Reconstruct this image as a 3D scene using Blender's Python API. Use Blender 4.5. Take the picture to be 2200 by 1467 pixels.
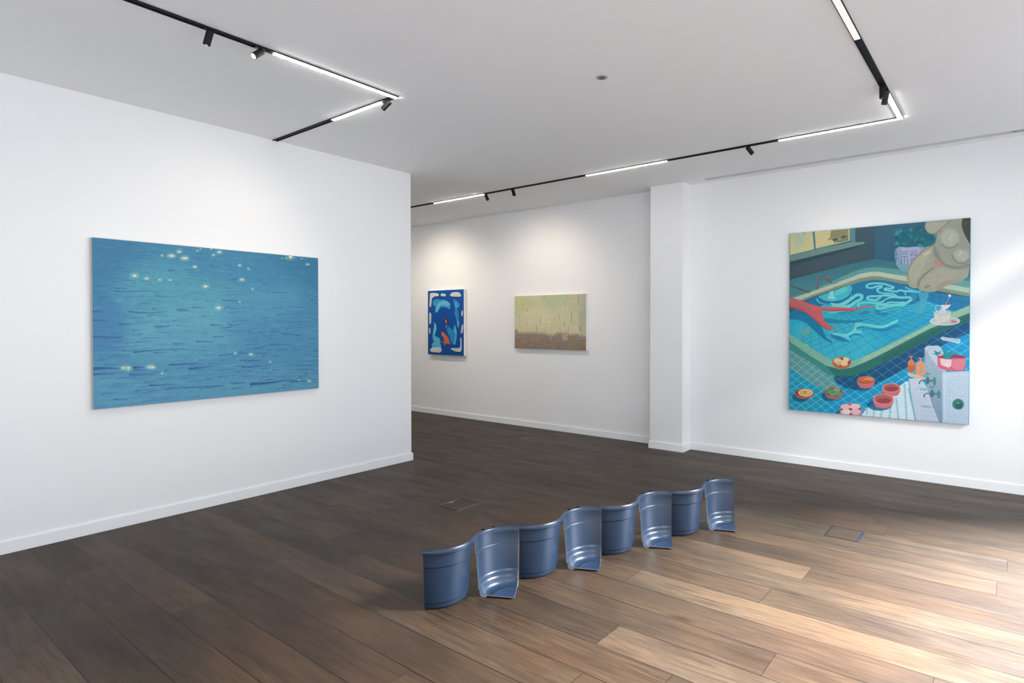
import bpy, bmesh, math, random
import numpy as np
from mathutils import Vector, Matrix

for o in list(bpy.data.objects):
    bpy.data.objects.remove(o)
SC = bpy.context.scene
COL = SC.collection

# ------------------------------------------------------------------ camera
CAM_RIGHT = Vector((0.772032, 0.635584, -0.000819))
CAM_UP = Vector((-0.007032, 0.00983, 0.999927))
CAM_FWD = Vector((-0.635545, 0.77197, -0.012058))
cd = bpy.data.cameras.new('camera')
cam = bpy.data.objects.new('camera', cd)
COL.objects.link(cam)
SC.camera = cam
m = Matrix((CAM_RIGHT, CAM_UP, -CAM_FWD)).transposed().to_4x4()
m.translation = (0, 0, 1.5)
cam.matrix_world = m
cd.sensor_width = 36
cd.lens = 36 * 1301.5 / 2200
cd.shift_y = -(733.5 - 708.34) / 2200
cd.clip_start = 0.05

# ------------------------------------------------------------------ room measures (metres)
H = 3.113            # ceiling
XL, YL = -5.040, 4.392   # long left wall and its free end
YB = 6.865           # picture wall at the back
XW = 1.0            # street window wall
YF = -3.2            # wall behind the camera
XFAR = -10.2         # end of the rear room
YR = 2.6             # rear room side wall
WIN = [(-2.9, 0.15), (0.27, 3.42), (3.54, 6.42)]      # window bays (y from, to)

# ------------------------------------------------------------------ light and exposure
SC.view_settings.view_transform = 'Standard'
SC.view_settings.look = 'None'
SC.view_settings.gamma = 1
SC.view_settings.exposure = 0.17
SC.cycles.use_denoising = True
SC.cycles.max_bounces = 12
SC.cycles.diffuse_bounces = 8
SC.cycles.sample_clamp_indirect = 6
w = bpy.data.worlds.new('street_sky')
SC.world = w
w.use_nodes = True
nt = w.node_tree
nt.nodes.clear()
wo = nt.nodes.new('ShaderNodeOutputWorld')
bg = nt.nodes.new('ShaderNodeBackground')
tc = nt.nodes.new('ShaderNodeTexCoord')
sp = nt.nodes.new('ShaderNodeSeparateXYZ')
cr = nt.nodes.new('ShaderNodeValToRGB')
nt.links.new(tc.outputs['Generated'], sp.inputs[0])
el = cr.color_ramp.elements
cr.color_ramp.interpolation = 'LINEAR'
WC = [(0.0,(0.35,0.38,0.42)),(0.28,(0.6,0.64,0.68)),(0.38,(2.8,2.92,3.06)),(0.5,(2.9,3.03,3.17)),(0.60,(2.8,2.95,3.1)),(0.75,(0.8,0.95,1.1)),(1.0,(0.5,0.65,0.85))]
el[0].position = WC[0][0]; el[0].color = (*WC[0][1], 1)
el[1].position = WC[-1][0]; el[1].color = (*WC[-1][1], 1)
for p_, c_ in WC[1:-1]:
    el.new(p_).color = (*c_, 1)
mr = nt.nodes.new('ShaderNodeMath')                  # elevation -1..1 to 0..1
mr.operation = 'MULTIPLY_ADD'
mr.inputs[1].default_value = 0.5
mr.inputs[2].default_value = 0.5
nt.links.new(sp.outputs['Z'], mr.inputs[0])
nt.links.new(mr.outputs[0], cr.inputs[0])
nt.links.new(cr.outputs[0], bg.inputs[0])
bg.inputs[1].default_value = 1.0
nt.links.new(bg.outputs[0], wo.inputs[0])

sd = bpy.data.lights.new('hazy_sun', 'SUN')
sd.energy = 2.0
sd.angle = math.radians(8)
sd.color = (1.0, 0.985, 0.96)
sun = bpy.data.objects.new('hazy_sun', sd)
COL.objects.link(sun)
sun.rotation_euler = Vector((-0.70, 0.42, -0.53)).to_track_quat('-Z', 'Y').to_euler()

sd = bpy.data.lights.new('bright_cloud', 'SUN')       # wide bright patch of overcast sky above the roofs opposite
sd.energy = 98
sd.angle = math.radians(30)
sd.color = (0.85, 0.95, 1.10)
sun = bpy.data.objects.new('bright_cloud', sd)
COL.objects.link(sun)
sun.rotation_euler = Vector((-0.60, -0.54, -0.66)).to_track_quat('-Z', 'Y').to_euler()

for a, b in WIN:                                     # portals: sky light sampled through the window openings
    ld = bpy.data.lights.new('window_portal', 'AREA')
    ld.shape = 'RECTANGLE'
    ld.size = b - a
    ld.size_y = 3.02 - 0.08
    ld.cycles.is_portal = True
    lo = bpy.data.objects.new('window_portal', ld)
    COL.objects.link(lo)
    lo.matrix_world = Matrix.Translation((XW + 0.1, (a + b) / 2, (3.02 + 0.08) / 2)) @ Matrix(((0, 0, 1), (1, 0, 0), (0, 1, 0))).to_4x4()

# ------------------------------------------------------------------ materials
def mat(name, col, rough=0.6, metal=0.0, spec=0.5, emit=None, strength=0.0, coat=0.0):
    mt = bpy.data.materials.new(name)
    mt.use_nodes = True
    b = mt.node_tree.nodes['Principled BSDF']
    b.inputs['Base Color'].default_value = (*col, 1)
    b.inputs['Roughness'].default_value = rough
    b.inputs['Metallic'].default_value = metal
    b.inputs['Specular IOR Level'].default_value = spec
    b.inputs['Coat Weight'].default_value = coat
    if emit:
        b.inputs['Emission Color'].default_value = (*emit, 1)
        b.inputs['Emission Strength'].default_value = strength
    return mt


def noise_tint(mt, scale, amount, bump=0.0, stretch=(1, 1, 1)):
    """small procedural colour variation and relief on a plain paint or plastic"""
    n = mt.node_tree.nodes
    l = mt.node_tree.links
    b = n['Principled BSDF']
    base = b.inputs['Base Color'].default_value[:]
    t = n.new('ShaderNodeTexCoord')
    mp = n.new('ShaderNodeMapping')
    mp.inputs['Scale'].default_value = stretch
    l.new(t.outputs['Object'], mp.inputs[0])
    nz = n.new('ShaderNodeTexNoise')
    nz.inputs['Scale'].default_value = scale
    nz.inputs['Detail'].default_value = 5
    l.new(mp.outputs[0], nz.inputs['Vector'])
    mx = n.new('ShaderNodeMixRGB')
    mx.inputs[1].default_value = [c * (1 - amount) for c in base[:3]] + [1]
    mx.inputs[2].default_value = [min(1, c * (1 + amount)) for c in base[:3]] + [1]
    l.new(nz.outputs[0], mx.inputs[0])
    l.new(mx.outputs[0], b.inputs['Base Color'])
    if bump:
        bp = n.new('ShaderNodeBump')
        bp.inputs['Strength'].default_value = bump
        bp.inputs['Distance'].default_value = 0.002
        l.new(nz.outputs[0], bp.inputs['Height'])
        l.new(bp.outputs[0], b.inputs['Normal'])
    return mt


M_WALL = noise_tint(mat('wall_paint', (0.815, 0.82, 0.825), 0.75, spec=0.3), 2.0, 0.006)
M_REAR = noise_tint(mat('rear_wall_paint', (0.84, 0.83, 0.815), 0.75, spec=0.3), 2.0, 0.006)
M_CEIL = noise_tint(mat('ceiling_paint', (0.93, 0.932, 0.935), 0.85, spec=0.2), 1.5, 0.006)
M_BASE = mat('baseboard_paint', (0.84, 0.86, 0.87), 0.4)
M_BLACK = noise_tint(mat('black_powder_coat', (0.008, 0.008, 0.010), 0.55, spec=0.2), 60, 0.1)
M_BRONZE = noise_tint(mat('dark_metal', (0.016, 0.014, 0.014), 0.35, metal=0.2), 60, 0.1)
M_LED = mat('led_diffuser', (0.9, 0.9, 0.9), 0.5, emit=(1.0, 0.97, 0.93), strength=45)
M_LED_DIM = mat('led_diffuser_dim', (0.3, 0.29, 0.28), 0.5, emit=(1.0, 0.91, 0.86), strength=0.72)
M_LENS = mat('spot_lens', (0.9, 0.9, 0.9), 0.3, emit=(1.0, 0.90, 0.76), strength=14)
M_GREY = mat('dark_grey_plastic', (0.10, 0.10, 0.11), 0.5)
M_SENSOR = mat('sensor_plastic', (0.42, 0.42, 0.43), 0.35)
M_STEEL = mat('brushed_steel', (0.32, 0.33, 0.36), 0.5, metal=0.6)
M_FRAME = mat('window_frame_grey', (0.10, 0.105, 0.11), 0.4)
M_SLOT = mat('slot_grey', (0.62, 0.63, 0.64), 0.7)
M_BEIGE = mat('beige_filler', (0.42, 0.42, 0.38), 0.8)
M_LINEN = noise_tint(mat('primed_canvas_edge', (0.80, 0.79, 0.75), 0.8), 300, 0.04, 0.1)
M_CREAM = noise_tint(mat('cream_canvas_edge', (0.52, 0.49, 0.43), 0.8), 300, 0.04, 0.1)
M_TEALEDGE = noise_tint(mat('teal_canvas_edge', (0.02, 0.18, 0.27), 0.7), 30, 0.3, 0.1)

# dark blue planter plastic: faint vertical streaks and scuffs
M_POT = noise_tint(mat('slate_blue_plastic', (0.0115, 0.0205, 0.0370), 0.33, spec=0.27), 9, 0.10, 0.05, (1, 1, 0.15))
M_CUT = mat('cut_plastic_edge', (0.11, 0.15, 0.20), 0.7)


def wood_floor():
    mt = bpy.data.materials.new('oiled_oak_planks')
    mt.use_nodes = True
    n = mt.node_tree.nodes
    l = mt.node_tree.links
    b = n['Principled BSDF']

    def mth(op, a, c=None, d=None):
        x = n.new('ShaderNodeMath')
        x.operation = op
        for i, v in enumerate((a, c, d)):
            if v is None:
                continue
            if isinstance(v, (int, float)):
                x.inputs[i].default_value = v
            else:
                l.new(v, x.inputs[i])
        return x.outputs[0]

    def comb(x, y, z):
        q = n.new('ShaderNodeCombineXYZ')
        for i, v in enumerate((x, y, z)):
            if isinstance(v, (int, float)):
                q.inputs[i].default_value = v
            else:
                l.new(v, q.inputs[i])
        return q.outputs[0]

    def noise(vec, scale, detail=4, rough=0.55, dist=0.0):
        q = n.new('ShaderNodeTexNoise')
        q.inputs['Scale'].default_value = scale
        q.inputs['Detail'].default_value = detail
        q.inputs['Roughness'].default_value = rough
        q.inputs['Distortion'].default_value = dist
        l.new(vec, q.inputs['Vector'])
        return q.outputs[0]

    def ramp(v, stops):
        q = n.new('ShaderNodeValToRGB')
        e = q.color_ramp.elements
        e[0].position, e[0].color = stops[0][0], (*stops[0][1], 1)
        e[1].position, e[1].color = stops[-1][0], (*stops[-1][1], 1)
        for p, c in stops[1:-1]:
            e.new(p).color = (*c, 1)
        l.new(v, q.inputs[0])
        return q.outputs[0]

    def mul(a, c, fac=1.0, mode='MULTIPLY'):
        q = n.new('ShaderNodeMixRGB')
        q.blend_type = mode
        if isinstance(fac, (int, float)):
            q.inputs[0].default_value = fac
        else:
            l.new(fac, q.inputs[0])
        for i, v in ((1, a), (2, c)):
            if isinstance(v, tuple):
                q.inputs[i].default_value = (*v, 1)
            else:
                l.new(v, q.inputs[i])
        return q.outputs[0]

    t = n.new('ShaderNodeTexCoord')
    s = n.new('ShaderNodeSeparateXYZ')
    l.new(t.outputs['Object'], s.inputs[0])
    X, Y = s.outputs['X'], s.outputs['Y']
    PW, PL = 0.2283, 2.15
    ry = mth('DIVIDE', mth('SUBTRACT', Y, 0.129), PW)
    row = mth('FLOOR', ry)
    fy = mth('FRACT', ry)
    wn = n.new('ShaderNodeTexWhiteNoise')
    wn.noise_dimensions = '1D'
    l.new(row, wn.inputs['W'])
    rx = mth('DIVIDE', mth('ADD', X, mth('MULTIPLY', wn.outputs[0], PL)), PL)
    idx = mth('FLOOR', rx)
    fx = mth('FRACT', rx)
    w2 = n.new('ShaderNodeTexWhiteNoise')
    w2.noise_dimensions = '2D'
    l.new(comb(row, idx, 0), w2.inputs['Vector'])
    rnd = w2.outputs[0]
    rz = mth('MULTIPLY', rnd, 37.0)
    # plank tone
    tone = ramp(rnd, [(0.0, (0.112, 0.076, 0.050)), (0.35, (0.138, 0.095, 0.062)), (0.7, (0.166, 0.116, 0.077)), (1.0, (0.215, 0.157, 0.108))])
    # cloudy stain, long grain, fine grain
    cloud = noise(comb(mth('MULTIPLY', X, 0.9), mth('MULTIPLY', Y, 2.4), rz), 1.6, 4)
    c1 = mul(tone, ramp(cloud, [(0.3, (0.58, 0.57, 0.58)), (0.5, (1.0, 1.0, 1.0)), (0.70, (1.42, 1.34, 1.24))]), 0.8)
    g = noise(comb(mth('MULTIPLY', X, 1.5), mth('MULTIPLY', Y, 22.0), rz), 2.6, 7, 0.62, 0.5)
    c2 = mul(c1, ramp(g, [(0.30, (0.45, 0.44, 0.44)), (0.48, (0.96, 0.96, 0.96)), (0.68, (1.34, 1.30, 1.24))]), 0.75)
    fg = noise(comb(mth('MULTIPLY', X, 9.0), mth('MULTIPLY', Y, 150.0), rz), 2.0, 3)
    c3 = mul(c2, ramp(fg, [(0.35, (0.82, 0.82, 0.82)), (0.65, (1.1, 1.1, 1.1))]), 0.6)
    # cathedral figure on some planks
    wv = n.new('ShaderNodeTexWave')
    wv.wave_type = 'RINGS'
    wv.rings_direction = 'SPHERICAL'
    wv.inputs['Scale'].default_value = 5.0
    wv.inputs['Distortion'].default_value = 5.0
    wv.inputs['Detail'].default_value = 3.0
    wv.inputs['Detail Scale'].default_value = 1.5
    l.new(comb(mth('MULTIPLY', mth('SUBTRACT', fx, rnd), 1.2), mth('MULTIPLY', mth('SUBTRACT', fy, 0.5), 1.6), rz), wv.inputs['Vector'])
    wfac = mth('MULTIPLY', mth('GREATER_THAN', rnd, 0.55), 0.45)
    c4 = mul(c3, ramp(wv.outputs[0], [(0.2, (0.62, 0.60, 0.58)), (0.6, (1.1, 1.1, 1.1))]), wfac)
    # knots
    vo = n.new('ShaderNodeTexVoronoi')
    vo.inputs['Scale'].default_value = 1.0
    l.new(comb(mth('MULTIPLY', X, 0.9), mth('MULTIPLY', Y, 2.4), mth('MULTIPLY', row, 0.37)), vo.inputs['Vector'])
    kn = ramp(vo.outputs['Distance'], [(0.0, (0.30, 0.26, 0.25)), (0.035, (0.55, 0.52, 0.50)), (0.085, (1, 1, 1))])
    c5 = mul(c4, kn, 0.85)
    # reddish patches where the oil has gone warm, pale worn dust
    red = noise(comb(X, mth('MULTIPLY', Y, 1.3), 3.3), 0.8, 3)
    c6 = mul(c5, (1.18, 0.92, 0.74), mth('MULTIPLY', mth('MAXIMUM', mth('SUBTRACT', red, 0.50), 0.0), 3.2))
    # joints
    ey = mth('MINIMUM', fy, mth('SUBTRACT', 1.0, fy))
    ex = mth('MINIMUM', fx, mth('SUBTRACT', 1.0, fx))
    jy = mth('LESS_THAN', ey, 0.0048 / PW * 0.5)
    jx = mth('LESS_THAN', ex, 0.0030 / PL * 0.5)
    jn = mth('MAXIMUM', jy, jx)
    c7 = mul(c6, (0.16, 0.13, 0.11), mth('MULTIPLY', jn, 0.95))
    c8 = mul(c7, (0.262,0.228,0.188))
    l.new(c8, b.inputs['Base Color'])
    rr = ramp(noise(comb(X, mth('MULTIPLY', Y, 3.0), rz), 2.2, 4), [(0.3, (0.40, 0.40, 0.40)), (0.7, (0.52, 0.52, 0.52))])
    l.new(rr, b.inputs['Roughness'])
    b.inputs['Specular IOR Level'].default_value = 0.22
    bp = n.new('ShaderNodeBump')
    bp.inputs['Strength'].default_value = 0.25
    bp.inputs['Distance'].default_value = 0.0015
    hh = mth('SUBTRACT', mth('ADD', mth('MULTIPLY', g, 0.5), mth('MULTIPLY', fg, 0.3)), mth('MULTIPLY', jn, 1.5))
    l.new(hh, bp.inputs['Height'])
    l.new(bp.outputs[0], b.inputs['Normal'])
    return mt


M_FLOOR = wood_floor()

# ------------------------------------------------------------------ mesh helpers
def link(name, bm, mats, parent=None, smooth=False, loc=(0, 0, 0)):
    me = bpy.data.meshes.new(name)
    bmesh.ops.recalc_face_normals(bm, faces=bm.faces)
    if smooth:
        for f in bm.faces:
            f.smooth = True
        for ed in bm.edges:
            if len(ed.link_faces) == 2 and ed.calc_face_angle(0) > math.radians(38):
                ed.smooth = False
    bm.to_mesh(me)
    bm.free()
    for mt in (mats if isinstance(mats, (list, tuple)) else [mats]):
        me.materials.append(mt)
    o = bpy.data.objects.new(name, me)
    o.location = loc
    COL.objects.link(o)
    if parent:
        o.parent = parent
    return o


def box(bm, x0, x1, y0, y1, z0, z1, mi=0):
    r = bmesh.ops.create_cube(bm, size=1)
    for v in r['verts']:
        v.co = Vector(((x0 + x1) / 2 + v.co.x * (x1 - x0), (y0 + y1) / 2 + v.co.y * (y1 - y0), (z0 + z1) / 2 + v.co.z * (z1 - z0)))
    fs = {f for v in r['verts'] for f in v.link_faces}
    for f in fs:
        f.material_index = mi
    return r['verts']


def boxes(name, lst, mats, parent=None, bevel=0.0):
    bm = bmesh.new()
    for b in lst:
        box(bm, *b)
    if bevel:
        bmesh.ops.bevel(bm, geom=bm.edges[:], offset=bevel, segments=2, affect='EDGES')
    return link(name, bm, mats, parent)


def lathe(bm, prof, a0=0.0, a1=2 * math.pi, seg=32, capmat=0, mi=0):
    full = abs(a1 - a0 - 2 * math.pi) < 1e-6
    cnt = seg if full else seg + 1
    rings = []
    for i in range(cnt):
        a = a0 + (a1 - a0) * i / seg
        rings.append([bm.verts.new((r * math.cos(a), r * math.sin(a), z)) for r, z in prof])
    for i in range(seg):
        A, B = rings[i], rings[(i + 1) % cnt]
        for j in range(len(prof)):
            k = (j + 1) % len(prof)
            if prof[j][0] < 1e-5 and prof[k][0] < 1e-5:
                continue
            f = bm.faces.new((A[j], B[j], B[k], A[k]))
            f.material_index = mi
    if not full:
        for rg in (rings[0], rings[-1]):
            f = bm.faces.new(rg)
            f.material_index = capmat
    bmesh.ops.remove_doubles(bm, verts=bm.verts[:], dist=1e-5)


def empty(name, loc=(0, 0, 0)):
    o = bpy.data.objects.new(name, None)
    o.location = loc
    o.empty_display_size = 0.1
    COL.objects.link(o)
    return o


def tag(o, label, cat, group=None):
    o['label'] = label
    o['category'] = cat
    if group:
        o['group'] = group
    return o


def struct(o):
    o['kind'] = 'structure'
    return o


# ------------------------------------------------------------------ room shell
struct(boxes('floor', [(XFAR - 0.2, XW + 0.3, YF - 0.3, YB + 0.2, -0.2, 0)], M_FLOOR))
SY0, SY1, SX0, SX1 = 6.645, 6.752, -2.70, 0.015      # recessed slot in the ceiling by the picture wall
struct(boxes('ceiling', [
    (XFAR - 0.2, XW + 0.3, YF - 0.3, SY0, H, H + 0.2),
    (XFAR - 0.2, XW + 0.3, SY1, YB + 0.2, H, H + 0.2),
    (XFAR - 0.2, SX0, SY0, SY1, H, H + 0.2),
    (SX0, XW + 0.3, SY0, SY1, H + 0.030, H + 0.2)], M_CEIL))
struct(boxes('trim_2', [(SX0 + 0.001, SX1 - 0.001, SY0 + 0.001, SY1 - 0.001, H + 0.020, H + 0.030), (SX0 + 0.001, SX1 - 0.001, SY1 - 0.012, SY1 - 0.001, H + 0.002, H + 0.020)], M_SLOT))
struct(boxes('trim_1', [(SX1, XW, SY0, SY1, H + 0.004, H + 0.030)], M_BEIGE))
struct(boxes('wall_left', [(XL - 0.3, XL, YF, YL, 0, H)], M_WALL))
struct(boxes('wall_back', [(XFAR - 0.2, XW + 0.3, YB, YB + 0.2, 0, H)], M_WALL))
struct(boxes('wall_pillar', [(-3.325, -2.922, 6.638, YB, 0, H)], M_WALL))
FWIN = None                                        # second glazed front behind the camera (x from, to, z from, to)
if FWIN:
    a, b, c, d = FWIN
    struct(boxes('wall_front', [(XL - 0.3, a, YF - 0.2, YF, 0, H), (b, XW + 0.3, YF - 0.2, YF, 0, H), (a, b, YF - 0.2, YF, 0, c), (a, b, YF - 0.2, YF, d, H)], M_WALL))
    ld = bpy.data.lights.new('window_portal', 'AREA')
    ld.shape = 'RECTANGLE'
    ld.size, ld.size_y = b - a, d - c
    ld.cycles.is_portal = True
    lo = bpy.data.objects.new('window_portal', ld)
    COL.objects.link(lo)
    lo.matrix_world = Matrix.Translation(((a + b) / 2, YF - 0.1, (c + d) / 2)) @ Matrix(((1, 0, 0), (0, 0, -1), (0, 1, 0))).to_4x4()
    struct(boxes('window_4', [(a, b, YF - 0.09, YF - 0.02, c, c + 0.05), (a, b, YF - 0.09, YF - 0.02, d - 0.05, d),
        (a, a + 0.05, YF - 0.09, YF - 0.02, c + 0.05, d - 0.05), (b - 0.05, b, YF - 0.09, YF - 0.02, c + 0.05, d - 0.05)], M_FRAME))
else:
    struct(boxes('wall_front', [(XL - 0.3, XW + 0.3, YF - 0.2, YF, 0, H)], M_WALL))
struct(boxes('wall_far', [(XFAR - 0.2, XFAR, YR - 0.2, YB, 0, H)], M_REAR))
struct(boxes('wall_rear', [(XFAR, XL - 0.3, YR - 0.2, YR, 0, H)], M_REAR))
# street side: piers and head round three tall window bays
ZB, ZT = 0.08, 3.02
pieces = [(XW, XW + 0.2, YF, YB, 0, ZB), (XW, XW + 0.2, YF, YB, ZT, H)]
ys = [YF] + [v for ab in WIN for v in ab] + [YB]
for i in range(0, len(ys), 2):
    pieces.append((XW, XW + 0.2, ys[i], ys[i + 1], ZB, ZT))
struct(boxes('wall_right', pieces, M_WALL))
for i, (a, b) in enumerate(WIN):
    t = 0.05
    tr = (2.48, 2.70)
    struct(boxes('window_%d' % (i + 1), [
        (XW + 0.02, XW + 0.09, a, b, ZB, ZB + t), (XW + 0.02, XW + 0.09, a, b, ZT - t, ZT),
        (XW + 0.02, XW + 0.09, a, a + t, ZB + t, ZT - t), (XW + 0.02, XW + 0.09, b - t, b, ZB + t, ZT - t),
        (XW + 0.0, XW + 0.11, a + t, b - t, tr[0], tr[1])], M_FRAME))

BH, BT = 0.080, 0.015
def baseboard(name, x0, x1, y0, y1):
    struct(boxes(name, [(x0, x1, y0, y1, 0, BH)], M_BASE, bevel=0.0015))
baseboard('baseboard_left', XL, XL + BT, YF, YL + BT)
baseboard('baseboard_left_end', XL - 0.3 - BT, XL, YL, YL + BT)
baseboard('baseboard_back', XFAR, -3.325 - BT, YB - BT, YB)
baseboard('baseboard_right', -2.922 + BT, XW, YB - BT, YB)
struct(boxes('baseboard_pillar', [(-3.325 - BT, -2.922 + BT, 6.638 - BT, 6.638, 0, BH),
        (-3.325 - BT, -3.325, 6.638, YB, 0, BH), (-2.922, -2.922 + BT, 6.638, YB, 0, BH)], M_BASE))

# ------------------------------------------------------------------ painting rasteriser (numbers only, no files)
def catmull(p, closed, k=6):
    p = np.array(p, float)
    n_ = len(p)
    if n_ < 3:
        return p
    out = []
    rng_ = range(n_) if closed else range(n_ - 1)
    for i in rng_:
        if closed:
            a, b, c, d = p[(i - 1) % n_], p[i], p[(i + 1) % n_], p[(i + 2) % n_]
        else:
            a, b, c, d = p[max(i - 1, 0)], p[i], p[i + 1], p[min(i + 2, n_ - 1)]
        for t in np.arange(k) / k:
            out.append(0.5 * ((2 * b) + (c - a) * t + (2 * a - 5 * b + 4 * c - d) * t * t + (3 * b - a - 3 * c + d) * t ** 3))
    if not closed:
        out.append(p[-1])
    return np.array(out)


def poly_cover(p, feather, W, Hh):
    pad = feather + 1
    x0, y0 = np.floor(p.min(0) - pad).astype(int)
    x1, y1 = np.ceil(p.max(0) + pad).astype(int)
    x0, y0, x1, y1 = max(x0, 0), max(y0, 0), min(x1, W), min(y1, Hh)
    if x0 >= x1 or y0 >= y1:
        return None
    gx, gy = np.meshgrid(np.arange(x0, x1) + 0.5, np.arange(y0, y1) + 0.5)
    gx = gx.astype(np.float32)
    gy = gy.astype(np.float32)
    inside = np.zeros(gx.shape, bool)
    dist = np.full(gx.shape, 1e9, np.float32)
    n_ = len(p)
    for i in range(n_):
        ax, ay = p[i]
        bx, by = p[(i + 1) % n_]
        if (ax == bx) and (ay == by):
            continue
        if ay != by:
            cr_ = ((ay > gy) != (by > gy)) & (gx < (bx - ax) * (gy - ay) / (by - ay) + ax)
            inside ^= cr_
        dx, dy = bx - ax, by - ay
        t = np.clip(((gx - ax) * dx + (gy - ay) * dy) / (dx * dx + dy * dy), 0, 1)
        dist = np.minimum(dist, (gx - ax - t * dx) ** 2 + (gy - ay - t * dy) ** 2)
    d = np.sqrt(dist)
    sd_ = np.where(inside, -d, d)
    return (x0, y0, x1, y1), np.clip(0.5 - sd_ / max(feather, 1.0), 0, 1)


def paint(ops, W, Hh, brush=0.0, seed=1, gain=1.0):
    img = np.full((Hh, W, 3), 0.5, np.float32)
    clip = np.ones((Hh, W), np.float32)
    sx, sy = W / 1000.0, Hh / 1000.0

    def blend(bb, cov, col, a, c2=None):
        x0, y0, x1, y1 = bb
        cv = (cov * clip[y0:y1, x0:x1] * a)[..., None]
        c = np.array(col, np.float32) / 255
        if c2 is not None:
            t = np.linspace(0, 1, y1 - y0)[:, None, None]
            c = c * (1 - t) + (np.array(c2, np.float32) / 255) * t
        img[y0:y1, x0:x1] = img[y0:y1, x0:x1] * (1 - cv) + c * cv

    def stroke(col, wd, pts, sm, a, f, w2):
        p = np.array(pts, float) * (sx, sy)
        if sm and len(p) > 2:
            p = catmull(p, False)
        wd = wd * sx / 2
        w2_ = wd if w2 is None else w2 * sx / 2
        fe = max(1.0, f * sx)
        pad = max(wd, w2_) + fe
        x0, y0 = np.floor(p.min(0) - pad).astype(int)
        x1, y1 = np.ceil(p.max(0) + pad).astype(int)
        x0, y0, x1, y1 = max(x0, 0), max(y0, 0), min(x1, W), min(y1, Hh)
        if x0 >= x1 or y0 >= y1:
            return
        cov = np.zeros((y1 - y0, x1 - x0), np.float32)
        n_ = len(p)
        for i in range(n_ - 1):
            ra = wd + (w2_ - wd) * i / (n_ - 1)
            rb = wd + (w2_ - wd) * (i + 1) / (n_ - 1)
            lo = np.floor(np.minimum(p[i], p[i + 1]) - pad).astype(int)
            hi = np.ceil(np.maximum(p[i], p[i + 1]) + pad).astype(int)
            u0, v0, u1, v1 = max(lo[0], x0), max(lo[1], y0), min(hi[0], x1), min(hi[1], y1)
            if u0 >= u1 or v0 >= v1:
                continue
            gx, gy = np.meshgrid(np.arange(u0, u1) + 0.5, np.arange(v0, v1) + 0.5)
            d = p[i + 1] - p[i]
            L2 = max(float(d @ d), 1e-9)
            t = np.clip(((gx - p[i][0]) * d[0] + (gy - p[i][1]) * d[1]) / L2, 0, 1)
            dd = np.hypot(gx - p[i][0] - t * d[0], gy - p[i][1] - t * d[1]) - (ra + (rb - ra) * t)
            cc = np.clip(0.5 - dd / fe, 0, 1)
            sub = cov[v0 - y0:v1 - y0, u0 - x0:u1 - x0]
            np.maximum(sub, cc, out=sub)
        blend((x0, y0, x1, y1), cov, col, a)

    for o in ops:
        if o[0] == 'P':
            _, col, pts, sm, f, a, c2 = o
            p = np.array(pts, float) * (sx, sy)
            if sm:
                p = catmull(p, True)
            r = poly_cover(p, max(1.0, f * sx), W, Hh)
            if r:
                blend(r[0], r[1], col, a, c2)
        elif o[0] == 'L':
            stroke(*o[1:])
        elif o[0] == 'C':
            if o[1] is None:
                clip[:] = 1
            else:
                clip[:] = 0
                bb, cv = poly_cover(np.array(o[1], float) * (sx, sy), 1.0, W, Hh)
                clip[bb[1]:bb[3], bb[0]:bb[2]] = cv
        elif o[0] == 'R':
            _, cnt, sdv, xr, yr, dxr, dyr, wr, cols, a, f, grow = o
            rg = np.random.RandomState(sdv)
            for _i in range(cnt):
                x, y = rg.uniform(*xr), rg.uniform(*yr)
                k = (0.7 + 0.8 * y / 1000) if grow else 1
                stroke(cols[rg.randint(len(cols))], rg.uniform(*wr) * k, [(x, y), (x + rg.uniform(*dxr) * k, y + rg.uniform(*dyr))], 0, a * rg.uniform(0.6, 1.2), f, grow or None)
    # brushwork: low frequency tonal wobble
    rg = np.random.RandomState(seed)
    if brush:
        s = rg.normal(0, 1, (Hh // 4 + 2, W // 16 + 2))
        s = np.repeat(np.repeat(s, 4, 0), 16, 1)[:Hh, :W]
        k = np.ones(7) / 7
        s = np.apply_along_axis(lambda v: np.convolve(v, k, 'same'), 1, s)
        img *= (1 + brush * s)[..., None]
    return np.clip(img * gain, 0, 1)


def canvas_material(name, img, rough, bump_scale, spec=0.3):
    hh, ww = img.shape[:2]
    im = bpy.data.images.new(name, ww, hh)
    px = np.ones((hh, ww, 4), np.float32)
    px[..., :3] = img[::-1]
    im.pixels.foreach_set(px.ravel())
    im.update()
    mt = mat(name, (0.5, 0.5, 0.5), rough, spec=spec)
    n = mt.node_tree.nodes
    l = mt.node_tree.links
    ti = n.new('ShaderNodeTexImage')
    ti.image = im
    ti.interpolation = 'Cubic'
    uvn = n.new('ShaderNodeUVMap')
    l.new(uvn.outputs[0], ti.inputs[0])
    b = n['Principled BSDF']
    nz = n.new('ShaderNodeTexNoise')
    nz.inputs['Scale'].default_value = bump_scale
    nz.inputs['Detail'].default_value = 6
    t = n.new('ShaderNodeTexCoord')
    l.new(t.outputs['Object'], nz.inputs['Vector'])
    mx = n.new('ShaderNodeMixRGB')
    mx.blend_type = 'OVERLAY'
    mx.inputs[0].default_value = 0.12
    l.new(ti.outputs[0], mx.inputs[1])
    l.new(nz.outputs[0], mx.inputs[2])
    l.new(mx.outputs[0], b.inputs['Base Color'])
    bp = n.new('ShaderNodeBump')
    bp.inputs['Strength'].default_value = 0.15
    bp.inputs['Distance'].default_value = 0.001
    l.new(nz.outputs[0], bp.inputs['Height'])
    l.new(bp.outputs[0], b.inputs['Normal'])
    return mt


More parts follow.
